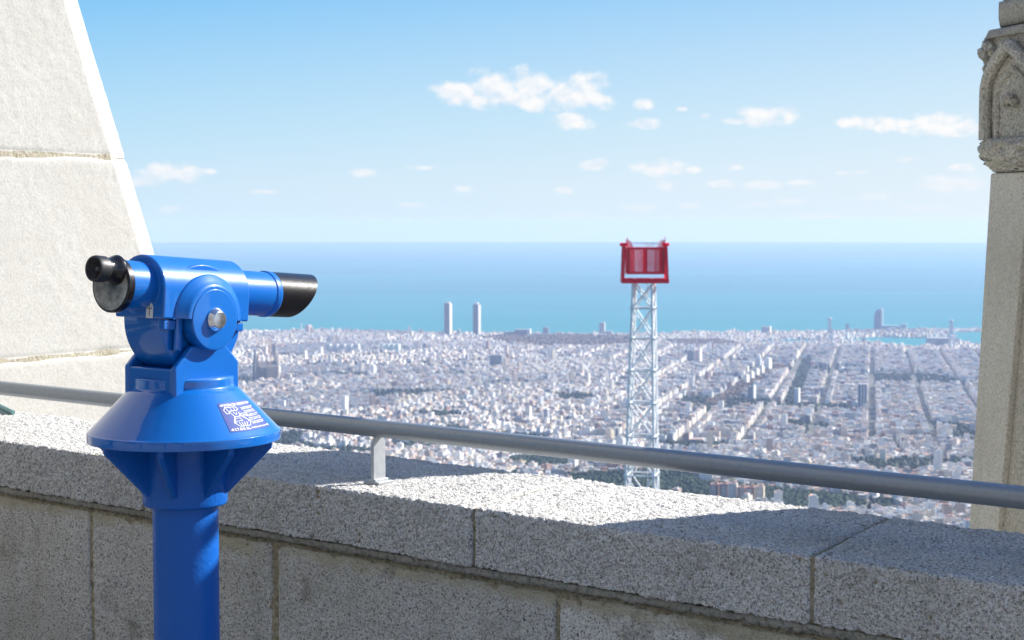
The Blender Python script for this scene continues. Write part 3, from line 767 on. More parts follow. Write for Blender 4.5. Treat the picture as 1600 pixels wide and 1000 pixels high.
# basilica with its cluster of spires and cranes
M['basilica'] = simple('brown_sandstone', (.15, .13, .12), .9, 0, .5, .3, var=.25)
M['basilica_pale'] = simple('new_pale_stone', (.66, .60, .52), .9)
M['crane'] = simple('crane_paint', (.70, .42, .28), .6)
x, y, z = LM['basilica']; r = empty('basilica', (x, y, z), 'unfinished basilica with a cluster of tapering spires and cranes behind the telescope', 'church')
def bl(a, b): return loc(x, y, -32, a, b)
mb = MB(); ca, sa = math.cos(R_(-32)), math.sin(R_(-32)); Xb = (ca, -sa, 0); Yb = (sa, ca, 0)
c = bl(0, 0); mb.box((c[0], c[1], z + 20), (62, 36, 48), Xb, Yb); mb.prism([(-18, 0), (18, 0), (0, 16)], Yb, (0, 0, 1), Xb, (c[0], c[1], z + 44), -31, 31)
c = bl(0, 4); mb.box((c[0], c[1], z + 18), (28, 66, 46), Xb, Yb); mb.build('nave', M['basilica'], r)
for (a, b, h, rr, pale) in ((-36, -10, 86, 4.6, 0), (-36, -1, 97, 4.8, 1), (-36, 9, 97, 4.8, 0), (-36, 18, 86, 4.6, 0), (34, -12, 92, 4.4, 1), (34, -4, 104, 4.8, 1), (34, 5, 104, 4.8, 1), (34, 14, 92, 4.4, 0), (0, 4, 74, 7, 0), (-10, 10, 62, 5.5, 0), (10, -4, 62, 5.5, 1)):
    c = bl(a, b); mb = MB(); mb.ring((c[0], c[1], z - 3), (1, 0, 0), (0, 1, 0), (0, 0, 1), [(rr, 0), (rr, h * .45), (rr * .8, h * .68), (rr * .45, h * .88), (.7, h), (1.3, h + 2), (.1, h + 4)], 10)
    mb.build('spire', M['basilica_pale'] if pale else M['basilica'], r)
for (a, b, h, jd) in ((-22, 16, 124, 38), (4, -14, 132, -42), (22, 12, 116, 34)):
    c = bl(a, b); rt = empty('tower_crane', (c[0], c[1], z), {38: 'left tower crane over the basilica', -42: 'tallest tower crane over the middle of the basilica', 34: 'right tower crane over the basilica'}[jd], 'crane', 'cranes over the basilica')
    mb = MB(); mb.box((c[0], c[1], z + h / 2), (2.2, 2.2, h)); mb.build('mast', M['crane'], rt)
    mb = MB(); mb.box((c[0] + jd * .4, c[1], z + h - 6), (abs(jd) * 1.3, 1.4, 1.6)); mb.tube((c[0], c[1], z + h + 3), (c[0] + jd * .9, c[1], z + h - 5), .3, 4); mb.build('jib', M['crane'], rt)

# chimney on the left shore
x, y, z = LM['chimneyp']; mb = MB(); mb.ring((x, y, z), (1, 0, 0), (0, 1, 0), (0, 0, 1), [(3.6, -3), (2.4, 38), (2.9, 39), (2.9, 42)], 12)
tag(mb.build('chimney_stack', M['white'], None), 'thin white chimney standing on the left part of the shore', 'chimney')

# breakwater and quays
M['concrete'] = simple('quay_concrete', (.46, .45, .43), .9, var=.2, bscale=.1)
def strip(name, a, b, w, h, label, cat):
    a = G(*a, SEA)[:2]; b = G(*b, SEA)[:2]; d = b - a; L = np.hypot(*d); d /= L; m = (a + b) / 2
    zc = sea_z(float(m @ m))
    mb = MB(); mb.box((m[0], m[1], zc + h / 2 - 2), (L, w, h + 4), (d[0], d[1], 0), (-d[1], d[0], 0))
    mb.box((m[0] - d[1] * w * .4, m[1] + d[0] * w * .4, zc + h + 1), (L, w * .15, 5), (d[0], d[1], 0), (-d[1], d[0], 0))
    return tag(mb.build(name, M['concrete']), label, cat)
strip('breakwater', (1440, 516.6), (1680, 517.2), 60, 7, 'long pale breakwater enclosing the harbour at the far right', 'breakwater')
strip('quay', (1290, 531.2), (1368, 526.8), 26, 4, 'pale quay edge along the turquoise harbour basin', 'quay')

# ------------------------------------------------------------------ trees
def ico():
    import bmesh
    bm = bmesh.new(); bmesh.ops.create_icosphere(bm, subdivisions=2, radius=1)
    v = np.array([q.co[:] for q in bm.verts]); f = np.array([[w.index for w in p.verts] for p in bm.faces]); bm.free(); return v, f
IV, IF = ico()
def clumps(name, P, Rd, mat_, hs=1.0, seed=1):
    """one mesh of uneven crowns at P with radii Rd; each face leans its own way so that it reads as leaves"""
    n = len(P); rs = np.random.RandomState(seed)
    d = rs.uniform(.62, 1.25, (n, len(IV), 1))
    V = IV[None] * d * Rd[:, None, None]; V[..., 2] *= hs
    V = V + P[:, None, :]
    F = (np.arange(n)[:, None, None] * len(IV) + IF).reshape(-1, 3)
    tone = np.repeat(rs.rand(n), len(IF)); j = tone * .7 + rs.rand(len(F)) * .3
    c0, c1 = [np.array(q) for q in mat_[1]]
    col = c0 + (c1 - c0) * j[:, None]
    return npmesh(name, V.reshape(-1, 3), F, None, col)
def leaf_mat(name):
    m, t, b = mat(name); at = t.n('Attribute', attribute_name='col'); t.l(at.outputs[0], b.inputs['Base Color']); b.inputs['Roughness'].default_value = .85
    b.inputs['Specular IOR Level'].default_value = .2
    return m
M['leaf'] = leaf_mat('foliage')
def fill_poly(poly, n, rs):
    a = np.array(poly); lo, hi = a.min(0), a.max(0); P = rs.uniform(lo, hi, (n * 3, 2)); return P[inpoly(P[:, 0], P[:, 1], poly)][:n]
rs = np.random.RandomState(3)
def wood(name, label, XY, r0, r1, cols, hs, seed, lift=.8):
    if not len(XY): return
    Rd = rs.uniform(r0, r1, len(XY)); P = np.stack([XY[:, 0], XY[:, 1], gz(XY[:, 0], XY[:, 1]) + Rd * lift * hs + 1], -1)
    k = ~water(XY[:, 0], XY[:, 1])
    tag(link(name, clumps(name, P[k], Rd[k], (0, cols), hs, seed), M['leaf']), label, 'wood', kind='stuff')
GREEN = ((.008, .022, .014), (.045, .080, .03)); BROWN = ((.10, .075, .05), (.20, .15, .10))
hill = np.concatenate([fill_poly(HILLP, 2600, rs), fill_poly(HILL2, 500, rs), fill_poly(HILL3, 900, rs)])
wood('hill_forest', 'dark green wooded hill between the city blocks below the handrail', hill, 3.0, 6.0, GREEN, 1.15, 2)
pk = np.concatenate([fill_poly(p, 1300, rs) for p in PARKS])
wood('park_trees', 'brownish leafless park trees near the shore', pk, 5, 9, BROWN, .9, 4)
avp = []
for a, b, w in AVG:
    d = b - a; L = np.hypot(*d); d /= L; t = rs.uniform(0, L, int(L / 4)); v = rs.uniform(-w * .72, w * .72, len(t)); avp.append(np.stack([a[0] + d[0] * t - d[1] * v, a[1] + d[1] * t + d[0] * v], -1))
wood('avenue_trees', 'bare brown trees filling the avenue that crosses the street grid', avp[0], 4, 7, BROWN, .9, 5)
sp_ = np.repeat(TREES_XY, 2, axis=0) + rs.uniform(-9, 9, (len(TREES_XY) * 2, 2))
sp_ = sp_[rs.rand(len(sp_)) < .55]
wood('city_trees', 'dark green trees in small parks between the city buildings', np.concatenate([sp_, avp[1]]), 2.6, 5.2, GREEN, 1.1, 6)
# wooded slope below the terrace
rr = np.sqrt(rs.uniform(45 ** 2, 2150 ** 2, 7500)); aa = rs.uniform(-.5, .5, len(rr))
XY = np.stack([rr * np.sin(aa), rr * np.cos(aa)], -1); XY = XY[(np.hypot(XY[:, 0] - 10.3, XY[:, 1] - 130) > 9)]
wood('slope_forest', 'green wooded mountain slope below the terrace', XY, 2.5, 5.5, GREEN, 1.1, 8, .3)

# ------------------------------------------------------------------ parapet wall, in blocks
WD = np.array([.7795, -.6264, 0]); WN_ = np.array([.6264, .7795, 0])        # along the wall to the right, and away from the terrace
def wp(n, a, z): return WN_ * n + WD * (a - .15 * (n - 3.473)) + np.array([0, 0, z])
def n_hit(x, y, n):
    r = ray(x, y); t = (n - WN_ @ EYE) / (WN_ @ r); p = EYE + r * t; return float(WD @ p), float(p[2])

def rough_block(name, a0, a1, prof, m, parent, step=.008, amp=.0028, seed=0, chip=.006, pits=.004):
    """stone with the closed profile prof [(n, z)] swept from a0 to a1, its faces dressed rough"""
    pr = np.array(prof, float); P = []
    for i in range(len(pr)):
        p, q = pr[i], pr[(i + 1) % len(pr)]; L = np.hypot(*(q - p)); k = max(1, int(round(L / step)))
        P += [p + (q - p) * j / k for j in range(k)]
    P = np.array(P); c = P.mean(0)
    nx = np.roll(P, -1, 0) - np.roll(P, 1, 0); nr = np.stack([nx[:, 1], -nx[:, 0]], -1); nr /= np.linalg.norm(nr, axis=1, keepdims=True) + 1e-9
    if ((P - c) * nr).sum() < 0: nr = -nr
    na = max(2, int(round((a1 - a0) / step)) + 1); a = np.linspace(a0, a1, na)
    # the block's ends are eased a little
    ease = np.minimum(a - a0, a1 - a); ease = -.006 * np.clip(1 - ease / .012, 0, 1) ** 2
    base = np.stack([np.broadcast_to(P[None, :, 0], (na, len(P))), np.broadcast_to(a[:, None], (na, len(P))), np.broadcast_to(P[None, :, 1], (na, len(P)))], -1)
    ds = amp * vnoise(base, 62, seed) + amp * .8 * vnoise(base, 140, seed + 1) + amp * 1.2 * vnoise(base, 9, seed + 2) - pits * np.clip(vnoise(base, 120, seed + 5) - .12, 0, 1)
    corner = np.clip(1 - np.min(np.abs(np.linalg.norm(P[None] - pr[:, None], axis=2)), axis=0) / .03, 0, 1)
    ds = ds - chip * corner[None] * (vnoise(base, 24, seed + 3) > .15) * .8 * np.abs(vnoise(base, 24, seed + 3)) + ease[:, None]
    n = base[..., 0] + nr[None, :, 0] * ds; z = base[..., 2] + nr[None, :, 1] * ds; aa = base[..., 1] - .15 * (n - 3.473)
    V = WN_ * n[..., None] + WD * aa[..., None]; V[..., 2] += z
    K = len(P); idx = np.arange(na * K).reshape(na, K); nxt = np.roll(idx, -1, 1)
    Q = np.stack([idx[:-1], nxt[:-1], nxt[1:], idx[1:]], -1).reshape(-1, 4)
    me = npmesh(name, V.reshape(-1, 3), Q, smooth=True)
    import bmesh
    bm = bmesh.new(); bm.from_mesh(me); bm.verts.ensure_lookup_table()
    for row in (idx[0], idx[-1]):
        try: bm.faces.new([bm.verts[int(i)] for i in row])
        except ValueError: pass
    bmesh.ops.recalc_face_normals(bm, faces=bm.faces); bm.to_mesh(me); bm.free()
    return link(name, me, m, parent)

wall = empty('parapet_wall', tuple(wp(3.8, -3, 0)), 'rough grey granite parapet wall with a thick coping, running from left to lower right', 'wall')
r_ = .012
cop = [(3.473, .694), (3.473, .86 - r_), (3.473 + r_ * .3, .86 - r_ * .3), (3.473 + r_, .86), (4.074 - r_, .86), (4.074 - r_ * .3, .86 - r_ * .3), (4.074, .86 - r_), (4.074, .694)]
cj = [-7.6, -6.2, -4.35, -2.93, -1.885, -.75, .4]
for i in range(len(cj) - 1):
    rough_block('coping_stone', cj[i] + .004, cj[i + 1] - .004, cop, M['granite'], wall, .0045 if i in (1, 2, 3, 4) else .02, seed=i * 7, pits=.009)
led = [(3.484, .668), (3.482, .688), (3.486, .6925), (4.06, .6925), (4.06, .668)]
rough_block('ledge', -7.6, .4, led, M['ledge'], wall, .01, .0018, 50)
# blocks of the wall, joints where the photograph has them
bj = [-7.6] + [n_hit(x, y, 3.496)[0] for x, y in ((143, 880), (430, 900), (872, 960))]
bj += [bj[-1] + .88, bj[-1] + 1.75, bj[-1] + 2.6]
jw = [.007, .013, .007, .008, .008, .008]
zt = .655
for i in range(len(bj) - 1):
    l = bj[i] + (jw[i - 1] if i else .005); r2_ = bj[i + 1] - jw[i] if i < len(jw) else bj[i + 1]
    pr = [(3.496, .095), (3.496, zt - .006), (3.502, zt), (4.05, zt), (4.05, .095)]
    rough_block('wall_block', l, r2_, pr, M['wallstone'], wall, .007 if 0 < i < 4 else .014, .0032, seed=100 + i * 5, chip=.012)
bj2 = [-7.6, -6.3, -5.2, -4.2, -3.1, -2.1, -1.2, .4]
for i in range(len(bj2) - 1):
    rough_block('wall_block', bj2[i] + .006, bj2[i + 1] - .006, [(3.496, .0), (3.496, .083), (4.05, .083), (4.05, .0)], M['wallstone'], wall, .02, .003, seed=150 + i * 5)
rough_block('mortar', -7.58, .38, [(3.5035, -.02), (3.5025, .662), (3.51, .667), (4.04, .667), (4.04, -.02)], M['mortar'], wall, .012, .0028, 200)
mb = MB()
mb2 = [(3.4815, .695), (3.4805, .8545), (4.066, .8545), (4.066, .695)]
for a in cj[1:-1]:
    pass
rough_block('joint_mortar', -7.5, .3, mb2, M['mortar'], wall, .02, .0012, 210)

# terrace floor
fl = MB(); c = WN_ * -.8 + WD * -2.5 + np.array([0, 0, -.1]); fl.box(c, (15, 8.5, .2), WD, WN_); tag(fl.build('terrace', M['floor']), kind='structure')
# retaining masonry that carries the terrace
fl = MB(); c = WN_ * -.8 + WD * -2.5 + np.array([0, 0, -4.21]); fl.box(c, (14.8, 8.6, 8.0), WD, WN_); tag(fl.build('terrace_substructure', M['wallstone']), kind='structure')

# the church front behind the terrace, which the sun lights and which lights the wall in turn
cf = empty('church_front', tuple(WN_ * -4.0 + WD * -2.5), 'tall pale stone church front with arched windows closing the back of the terrace', 'church')
M['ashlar'] = simple('weathered_ashlar', (.215, .22, .225), .9, 0, .004, 40, var=.12)
M['darkglass'] = simple('dark_window_glass', (.02, .022, .028), .15)
fb = MB(); CF = WN_ * -4.2 + WD * -2.5
fb.box(CF + np.array([0, 0, 6.5]) - WN_ * .4, (15, .6, 13), WD, WN_)
fb.build('masonry', M['ashlar'], cf)
for k in range(4):
    x_ = -5.4 + 3.6 * k; o_ = CF + WD * x_
    fr = MB(); ar_ = [(-.75, 1.0), (.75, 1.0)] + [(.75 * math.cos(j / 12 * PI), 3.6 + 1.1 * math.sin(j / 12 * PI)) for j in range(13)]
    fr.prism(ar_, WD, (0, 0, 1), WN_, o_, -.09, -.06); w_ = fr.build('window', M['darkglass'], cf)
    fr = MB(); rim = [(-.75, 1.0)] + [(.75 * math.cos(PI - j / 12 * PI), 3.6 + 1.1 * math.sin(j / 12 * PI)) for j in range(13)] + [(.75, 1.0)]
    for a_, b_ in zip(rim[:-1], rim[1:]): fr.tube(o_ + WD * a_[0] + [0, 0, a_[1]], o_ + WD * b_[0] + [0, 0, b_[1]], .09, 8)
    fr.box(o_ + [0, 0, .95] + WN_ * .02, (1.9, .3, .14), WD, WN_); fr.build('window_frame', M['ashlar'], w_)
    pb = MB(); pb.box(o_ + WD * 1.8 + [0, 0, 5.5] + WN_ * .08, (.5, .42, 11), WD, WN_); pb.build('pilaster', M['ashlar'], cf)
fb = MB(); fb.box(CF + np.array([0, 0, 6.4]) + WN_ * .1, (15, .6, .35), WD, WN_); fb.build('cornice', M['ashlar'], cf)

# ------------------------------------------------------------------ handrail
RN_, RZ = 3.62, 1.026
rail = empty('handrail', tuple(WN_ * RN_ + WD * -3.4 + np.array([0, 0, .86])), 'satin grey tubular handrail on short posts running along the coping', 'handrail')
mb = MB(); mb.tube(WN_ * RN_ + WD * -7.6 + [0, 0, RZ], WN_ * RN_ + WD * .35 + [0, 0, RZ], .0265, 40); mb.build('rail', M['rail'], rail)
for i, a in enumerate((-6.15, -3.425, -1.33)):
    p = WN_ * RN_ + WD * a
    mb = MB(); mb.prism([(-.026, .872), (.026, .872), (.026, .985), (.012, 1.002), (-.012, 1.002), (-.026, .985)], WN_, (0, 0, 1), WD, p, -.006, .006); po = mb.build('post', M['galv'], rail, .0015)
    mb = MB(); mb.box(p + [0, 0, .8645], (.062, .062, .009), WD, WN_); mb.box(p + [0, 0, .872], (.03, .058, .007), WD, WN_); mb.build('foot_plate', M['galv'], rail, .0015)

# ------------------------------------------------------------------ coin telescope
TX, TY = D(288.6, 690, 3.5)[:2]
TZ = 1.444
ts = empty('coin_telescope', (TX, TY, 0), 'blue enamelled coin-operated telescope on a post in front of the parapet', 'telescope')
O = np.array([TX, TY, 0]); ax = np.array([1., 0, 0]); ay = np.array([0, 1., 0]); az_ = np.array([0, 0, 1.])
aa = R_(36.0)
U0 = np.array([math.sin(aa), math.cos(aa), 0]); Vv = np.array([math.cos(aa), -math.sin(aa), 0])
def lathe(name, prof, m, n=72, parent=ts, origin=O, X=ax, Y=ay, Z=az_, **k):
    mb = MB(); mb.ring(origin, X, Y, Z, prof, n); return mb.build(name, m, parent, **k)
def rprof(pts, r=.004, n=4):
    """round the corners of a lathe profile"""
    out = [pts[0]]
    for i in range(1, len(pts) - 1):
        p0, p1, p2 = [np.array(q, float) for q in pts[i - 1:i + 2]]
        a = p0 - p1; b = p2 - p1; la, lb = np.linalg.norm(a), np.linalg.norm(b); rr = min(r, la * .45, lb * .45)
        s_, e_ = p1 + a / la * rr, p1 + b / lb * rr
        for k in range(n + 1):
            t = k / n; out.append(tuple((1 - t) ** 2 * s_ + 2 * t * (1 - t) * p1 + t * t * e_))
    out.append(pts[-1]); return out
lathe('post', [(.0, .0), (.0690, .0), (.0690, 1.06), (.0, 1.06)], M['blue_cast'])
lathe('base_flange', rprof([(.0, .03), (.0692, .03), (.13, .03), (.13, .002), (.0, .002)][::-1], .004), M['blue_cast'])
lathe('collar', rprof([(.0, 1.049), (.088, 1.049), (.0905, 1.10), (.0905, 1.187), (.0, 1.187)], .007), M['blue_cast'])
CZ0, CR0, CZ1, CR1 = 1.2085, .1985, 1.298, .113
cone = lathe('base_cone', rprof([(.092, 1.190), (.18, 1.190), (.198, 1.187), (.2015, 1.1875), (.2015, 1.2070), (CR0, CZ0), (.1155, 1.2955), (.1045, 1.3010), (.1045, 1.3225), (.0, 1.325)], .0055, 5), M['blue'], 128)
facing = math.atan2(-TY, -TX)
for k in range(8):
    a = facing + R_(-60 + 45 * k); X_ = np.array([math.cos(a), math.sin(a), 0]); Y_ = np.array([-math.sin(a), math.cos(a), 0])
    mb = MB(); mb.prism([(.084, 1.078), (.0925, 1.075), (.187, 1.172), (.188, 1.191), (.084, 1.191)], X_, (0, 0, 1), Y_, O, -.0065, .0065)
    mb.build('rib', M['blue_cast'], ts, .003, 3)

# yoke
P0 = O + az_ * TZ
def loc3(u, v, w): return P0 + U0 * u + Vv * v + az_ * w
mb = MB(); mb.prism([(-.094, -.165), (.083, -.165), (.083, -.098), (-.094, -.098)], U0, az_, Vv, P0, -.066, .066); br = mb.build('bracket', M['blue'], ts, .006, 4)
for s_ in (1, -1):
    arc = [(.062 * math.sin(t), -.006 + .062 * -math.cos(t)) for t in ()]
    pts = [(-.096, -.167), (.085, -.167), (.085, -.092), (.036, -.045), (-.049, -.053), (-.096, -.097)]
    mb = MB(); mb.prism(pts if s_ > 0 else pts, U0, az_, Vv, P0, *( (.062, .0775) if s_ > 0 else (-.0775, -.062))); mb.build('side_plate', M['blue'], ts, .005, 4)
    mb = MB(); mb.ring(P0 + Vv * s_ * .062, U0, az_, Vv * s_, rprof([(.0, 0), (.0635, 0), (.0635, .0345), (.0, .0345)], .003), 56); mb.build('pivot_disc', M['blue'], ts)
    mb = MB(); mb.ring(P0 + Vv * s_ * .088, U0, az_, Vv * s_, rprof([(.0, 0), (.0245, 0), (.0245, .0125), (.0175, .0225), (.0, .0230)], .0012), 48); mb.build('pivot_bolt', M['steel'], ts)

# the head turns on the pivot, tilted a little down
tl = R_(-4.2)
Ut = U0 * math.cos(tl) + az_ * math.sin(tl); Wt = np.cross(Vv, Ut); Wt = Wt if Wt[2] > 0 else -Wt
def at3(u, v, w): return P0 + Ut * u + Vv * v + Wt * w
head = []
HR = .0735; HC = .0545                                   # housing arch
arch = [(-HR, -.002), (-HR, HC)] + [(-HR * math.cos(k / 32 * PI), HC + HR * math.sin(k / 32 * PI)) for k in range(1, 32)] + [(HR, HC), (HR, -.002)]
mb = MB(); mb.prism(arch, Vv, Wt, Ut, P0, -.122, .120); hs = mb.build('housing', M['blue'], ts, .0045, 4, 40)
for s_ in (1, -1):                                       # raised round boss on each side of the housing
    prof = rprof([(.0, -.05), (.088, -.05), (.0925, -.004), (.0945, .0045), (.078, .0165), (.070, .0235), (.0, .0235)], .008, 5)
    mb = MB(); mb.ring(P0 + Vv * s_ * .071, Ut if s_ > 0 else -Ut, Wt, Vv * s_, prof, 48, True, 0, PI)
    b = mb.build('side_boss', M['blue'], ts)
    mb = MB(); n_ = 24
    mb.prism([(-.098, 0), (-.098, -.002), (.098, -.002), (.098, 0)], Ut, Wt, Vv * s_, P0 + Vv * s_ * .0705, 0, .006); mb.build('boss_sill', M['blue'], ts)
# drum under the housing
mb = MB(); mb.ring(P0 - Vv * .056, Ut, Wt, Vv, rprof([(.0, 0), (.114, 0), (.114, .112), (.0, .112)], .004), 96); mb.build('drum', M['blue'], ts)
# small lugs and slots between housing and drum
mb = MB(); mb.box(at3(-.100, .0600, -.014), (.030, .018, .020), Ut, Vv, Wt); mb.build('stop_lug', M['blue'], ts, .002); mb = MB(); mb.box(at3(.098, .0600, -.014), (.022, .018, .018), Ut, Vv, Wt); mb.build('stop_lug', M['blue'], ts, .002)
mb = MB(); mb.box(at3(-.0745, .0665, -.030), (.018, .010, .075), Ut, Vv, Wt); mb.build('stop_arc', M['blue'], ts, .004, 3)
# lens tubes
TW = HC + .0085
mb = MB(); mb.ring(at3(-.120, 0, TW), Vv, Wt, -Ut, rprof([(.0, -.01), (.0505, -.01), (.0505, .066), (.0, .066)], .001), 72); mb.build('rear_tube', M['blue'], ts)
mb = MB(); mb.ring(at3(-.120, 0, TW), Vv, Wt, -Ut, rprof([(.045, -.002), (.060, -.002), (.060, .003), (.045, .003)], .001), 72); mb.build('rear_ring', M['blue'], ts)
ep = MB(); ep.ring(at3(-.184, 0, TW - .001), Vv, Wt, -Ut, rprof([(.0, 0), (.0545, 0), (.0555, .004), (.0555, .013), (.0535, .0155), (.051, .016), (.050, .0148), (.0, .0148)], .0008), 72); epo = ep.build('eyepiece_plate', M['plate'], ts)
rg = MB(); rg.ring(at3(-.184, 0, TW - .001), Vv, Wt, -Ut, rprof([(.0515, .012), (.0515, -.0005), (.0563, -.0005), (.0563, .0132), (.0538, .0163), (.0512, .0163), (.0512, .012)], .0008), 72, cap=False); rg.build('plate_rim', M['black'], epo)
EO = at3(-.198, .014, TW + .0290)
mb = MB(); mb.ring(EO, Vv, Wt, -Ut, rprof([(.0, -.002), (.031, -.002), (.0295, .006), (.0235, .018), (.0215, .030), (.0, .030)], .004), 56); mb.build('eyepiece_base', M['black'], epo)
mb = MB(); mb.ring(EO - Ut * .016, Vv, Wt, -Ut, rprof([(.0, 0), (.0225, 0), (.0225, .018), (.0, .018)], .001), 56); mb.build('eyepiece_sleeve', M['steel'] if 0 else M['black'], epo)
prof = [(.0, .006), (.0225, .006), (.0262, .010), (.0268, .030), (.0255, .0345), (.0225, .0365), (.0205, .0345)]
for k in range(5):
    r = .0195 - k * .0025; prof += [(r, .0335 - k * .0016), (r - .0006, .0345 - k * .0016), (r - .0013, .0325 - k * .0016)]
prof += [(.0068, .0245), (.0, .0245)]
mb = MB(); mb.ring(EO - Ut * .0235, Vv, Wt, -Ut, prof, 64); mb.build('eyecup', M['rubber'], epo)
mb = MB(); mb.ring(EO - Ut * .0487, Vv, Wt, -Ut, [(.0064, -.0008), (.0045, .0012), (.0, .0018)], 32); mb.build('eye_lens', M['glass'], epo)
mb = MB(); mb.ring(at3(.112, 0, TW - .003), Vv, Wt, Ut, rprof([(.0, 0), (.0492, 0), (.0492, .150), (.0, .150)], .001), 72); ot = mb.build('objective_tube', M['blue'], ts)
mb = MB(); mb.ring(at3(.228, 0, TW - .003), Vv, Wt, Ut, rprof([(.046, 0), (.0512, .002), (.0517, .010), (.0512, .0175), (.046, .0185)], .001), 72); mb.build('tube_ring', M['blue'], ot)
# slanted black hood: the top reaches farther than the bottom
hv, hf, NN = [], [], 72
o_ = at3(.2455, 0, TW - .003)
for r in (.0503, .0475):
    for k in range(NN):
        t = 2 * PI * k / NN; top = (math.sin(t) + 1) / 2
        for L in ((0, .068 + .066 * top) if r > .05 else (.068 + .066 * top - .0015, .01)):
            hv.append(o_ + Vv * r * math.cos(t) + Wt * r * math.sin(t) + Ut * L)
for k in range(NN):
    j = (k + 1) % NN; b = 2 * NN
    hf += [(2 * k, 2 * j, 2 * j + 1, 2 * k + 1), (2 * k + 1, 2 * j + 1, b + 2 * j, b + 2 * k), (b + 2 * k, b + 2 * j, b + 2 * j + 1, b + 2 * k + 1)]
mb = MB(); mb.add(hv, hf, True); hd = mb.build('lens_hood', M['black'], ot)
mb = MB(); mb.ring(at3(.258, 0, TW - .003), Vv, Wt, Ut, [(.0475, 0), (.03, .004), (.0, .0055)], 48); mb.build('objective_lens', M['glass'], ot)
# little white pointer on the rear face
mb = MB(); pc = at3(-.1225, .033, .012)
mb.prism([(-.0098, -.014), (.0098, -.014), (.0098, .010), (.006, .017), (-.006, .017), (-.0098, .010)], Vv, Wt, -Ut, pc, 0, .0012); pt = mb.build('pointer_plate', simple('pointer_white', (.72, .71, .68), .4), ts)
mb = MB(); mb.box(pc - Ut * .0014 + Wt * .002, (.0014, .022, .0006), Vv, Wt, Ut); mb.box(pc - Ut * .0014 + Wt * .006 + Vv * .005, (.003, .003, .0006), Vv, Wt, Ut); mb.box(pc - Ut * .0014 + Wt * .006 - Vv * .005, (.003, .003, .0006), Vv, Wt, Ut)
mb.build('pointer_line', M['rubber'], pt)

# sticker on the cone: found where the photograph's corners meet the cone
def cone_hit(x, y):
    r = ray(x, y); best = None
    for i in range(4000):
        t = 3.1 + i * .0002; p = EYE + r * t; rad_ = math.hypot(p[0] - TX, p[1] - TY)
        rc = CR0 + (CR1 - CR0) * (p[2] - CZ0) / (CZ1 - CZ0)
        if rad_ <= rc: return math.atan2(p[1] - TY, p[0] - TX), (p[2] - CZ0) / (CZ1 - CZ0)
    return None
cs = [cone_hit(*q) for q in ((331, 628), (388, 627), (421, 667), (368, 674))]
print('sticker corners', cs)
A0, A1 = (cs[0][0] + cs[3][0]) / 2, (cs[1][0] + cs[2][0]) / 2
T0, T1 = (cs[2][1] + cs[3][1]) / 2, (cs[0][1] + cs[1][1]) / 2
cn = np.array([CZ0 - CZ1, CR1 - CR0]) * -1; cn = cn / np.linalg.norm(cn)       # outward normal of the cone in (r, z)
def on_cone(s, t, lift):
    """s, t in 0..1 across and up the sticker"""
    a = A0 + (A1 - A0) * s; k = T0 + (T1 - T0) * t
    r = CR0 + (CR1 - CR0) * k + cn[0] * lift; z = CZ0 + (CZ1 - CZ0) * k + cn[1] * lift
    return (TX + r * math.cos(a), TY + r * math.sin(a), z)
nn = 24; vs = [on_cone(i / nn, j / nn, .0004 if 0 else .0007) for j in range(nn + 1) for i in range(nn + 1)]
mb = MB(); mb.add(vs, [(j * (nn + 1) + i, j * (nn + 1) + i + 1, (j + 1) * (nn + 1) + i + 1, (j + 1) * (nn + 1) + i) for j in range(nn) for i in range(nn)], True)
st = mb.build('instruction_sticker', M['sticker'], cone)
mb = MB()
def poly(pts):
    mb.add([on_cone(a, b, .0013) for a, b in pts], [tuple(range(len(pts)))])
def stroke(p, q, w=.011):
    w *= .8
    p, q = np.array(p, float), np.array(q, float); d = q - p; L = np.hypot(*d)
    if L < 1e-6: return
    d /= L; n_ = np.array([-d[1], d[0]]) * w / 2; e = d * w / 3
    poly([p - n_ - e, q - n_ + e, q + n_ + e, p + n_ - e])
def line(pts, w=.011, closed=False):
    for i in range(len(pts) - (0 if closed else 1)): stroke(pts[i], pts[(i + 1) % len(pts)], w)
# drawing of the telescope
line([(.07, .74), (.10, .62), (.17, .62), (.20, .70), (.38, .70), (.43, .76), (.38, .83), (.12, .83)], .016, True)
line([(.14, .80), (.17, .66)], .014); line([(.24, .81), (.25, .71)], .012); line([(.33, .81), (.33, .71)], .012)
line([(.20, .62), (.24, .50), (.36, .50), (.40, .64)], .015); line([(.26, .66), (.30, .56), (.35, .64)], .012)
line([(.24, .50), (.16, .30), (.54, .30), (.40, .50)], .017, True); line([(.22, .44), (.20, .34), (.36, .34), (.34, .44)], .012, True)
line([(.16, .30), (.24, .16), (.47, .16), (.54, .30)], .015)
for x in (.26, .32, .38, .44): line([(x, .29), (x - .01 + (x - .34) * -.3, .17)], .013)
line([(.40, .56), (.44, .48), (.56, .48), (.56, .58), (.42, .58)], .014, True); stroke((.46, .53), (.53, .53), .02)
# five short paragraphs of fine print
rp = np.random.RandomState(5)
for i, y in enumerate((.745, .62, .49, .365, .235)):
    for row in range(2):
        x = .53 + .025 * (i > 0); yy = y + .028 - row * .052
        end = .95 - (.1 if row else 0) * rp.rand()
        while x < end:
            w_ = rp.uniform(.012, .03); stroke((x, yy - .016), (x, yy + .016), .010); stroke((x, yy + rp.choice([-.014, .014])), (x + w_ * .7, yy + rp.choice([-.012, .012])), .010); x += w_ + .012
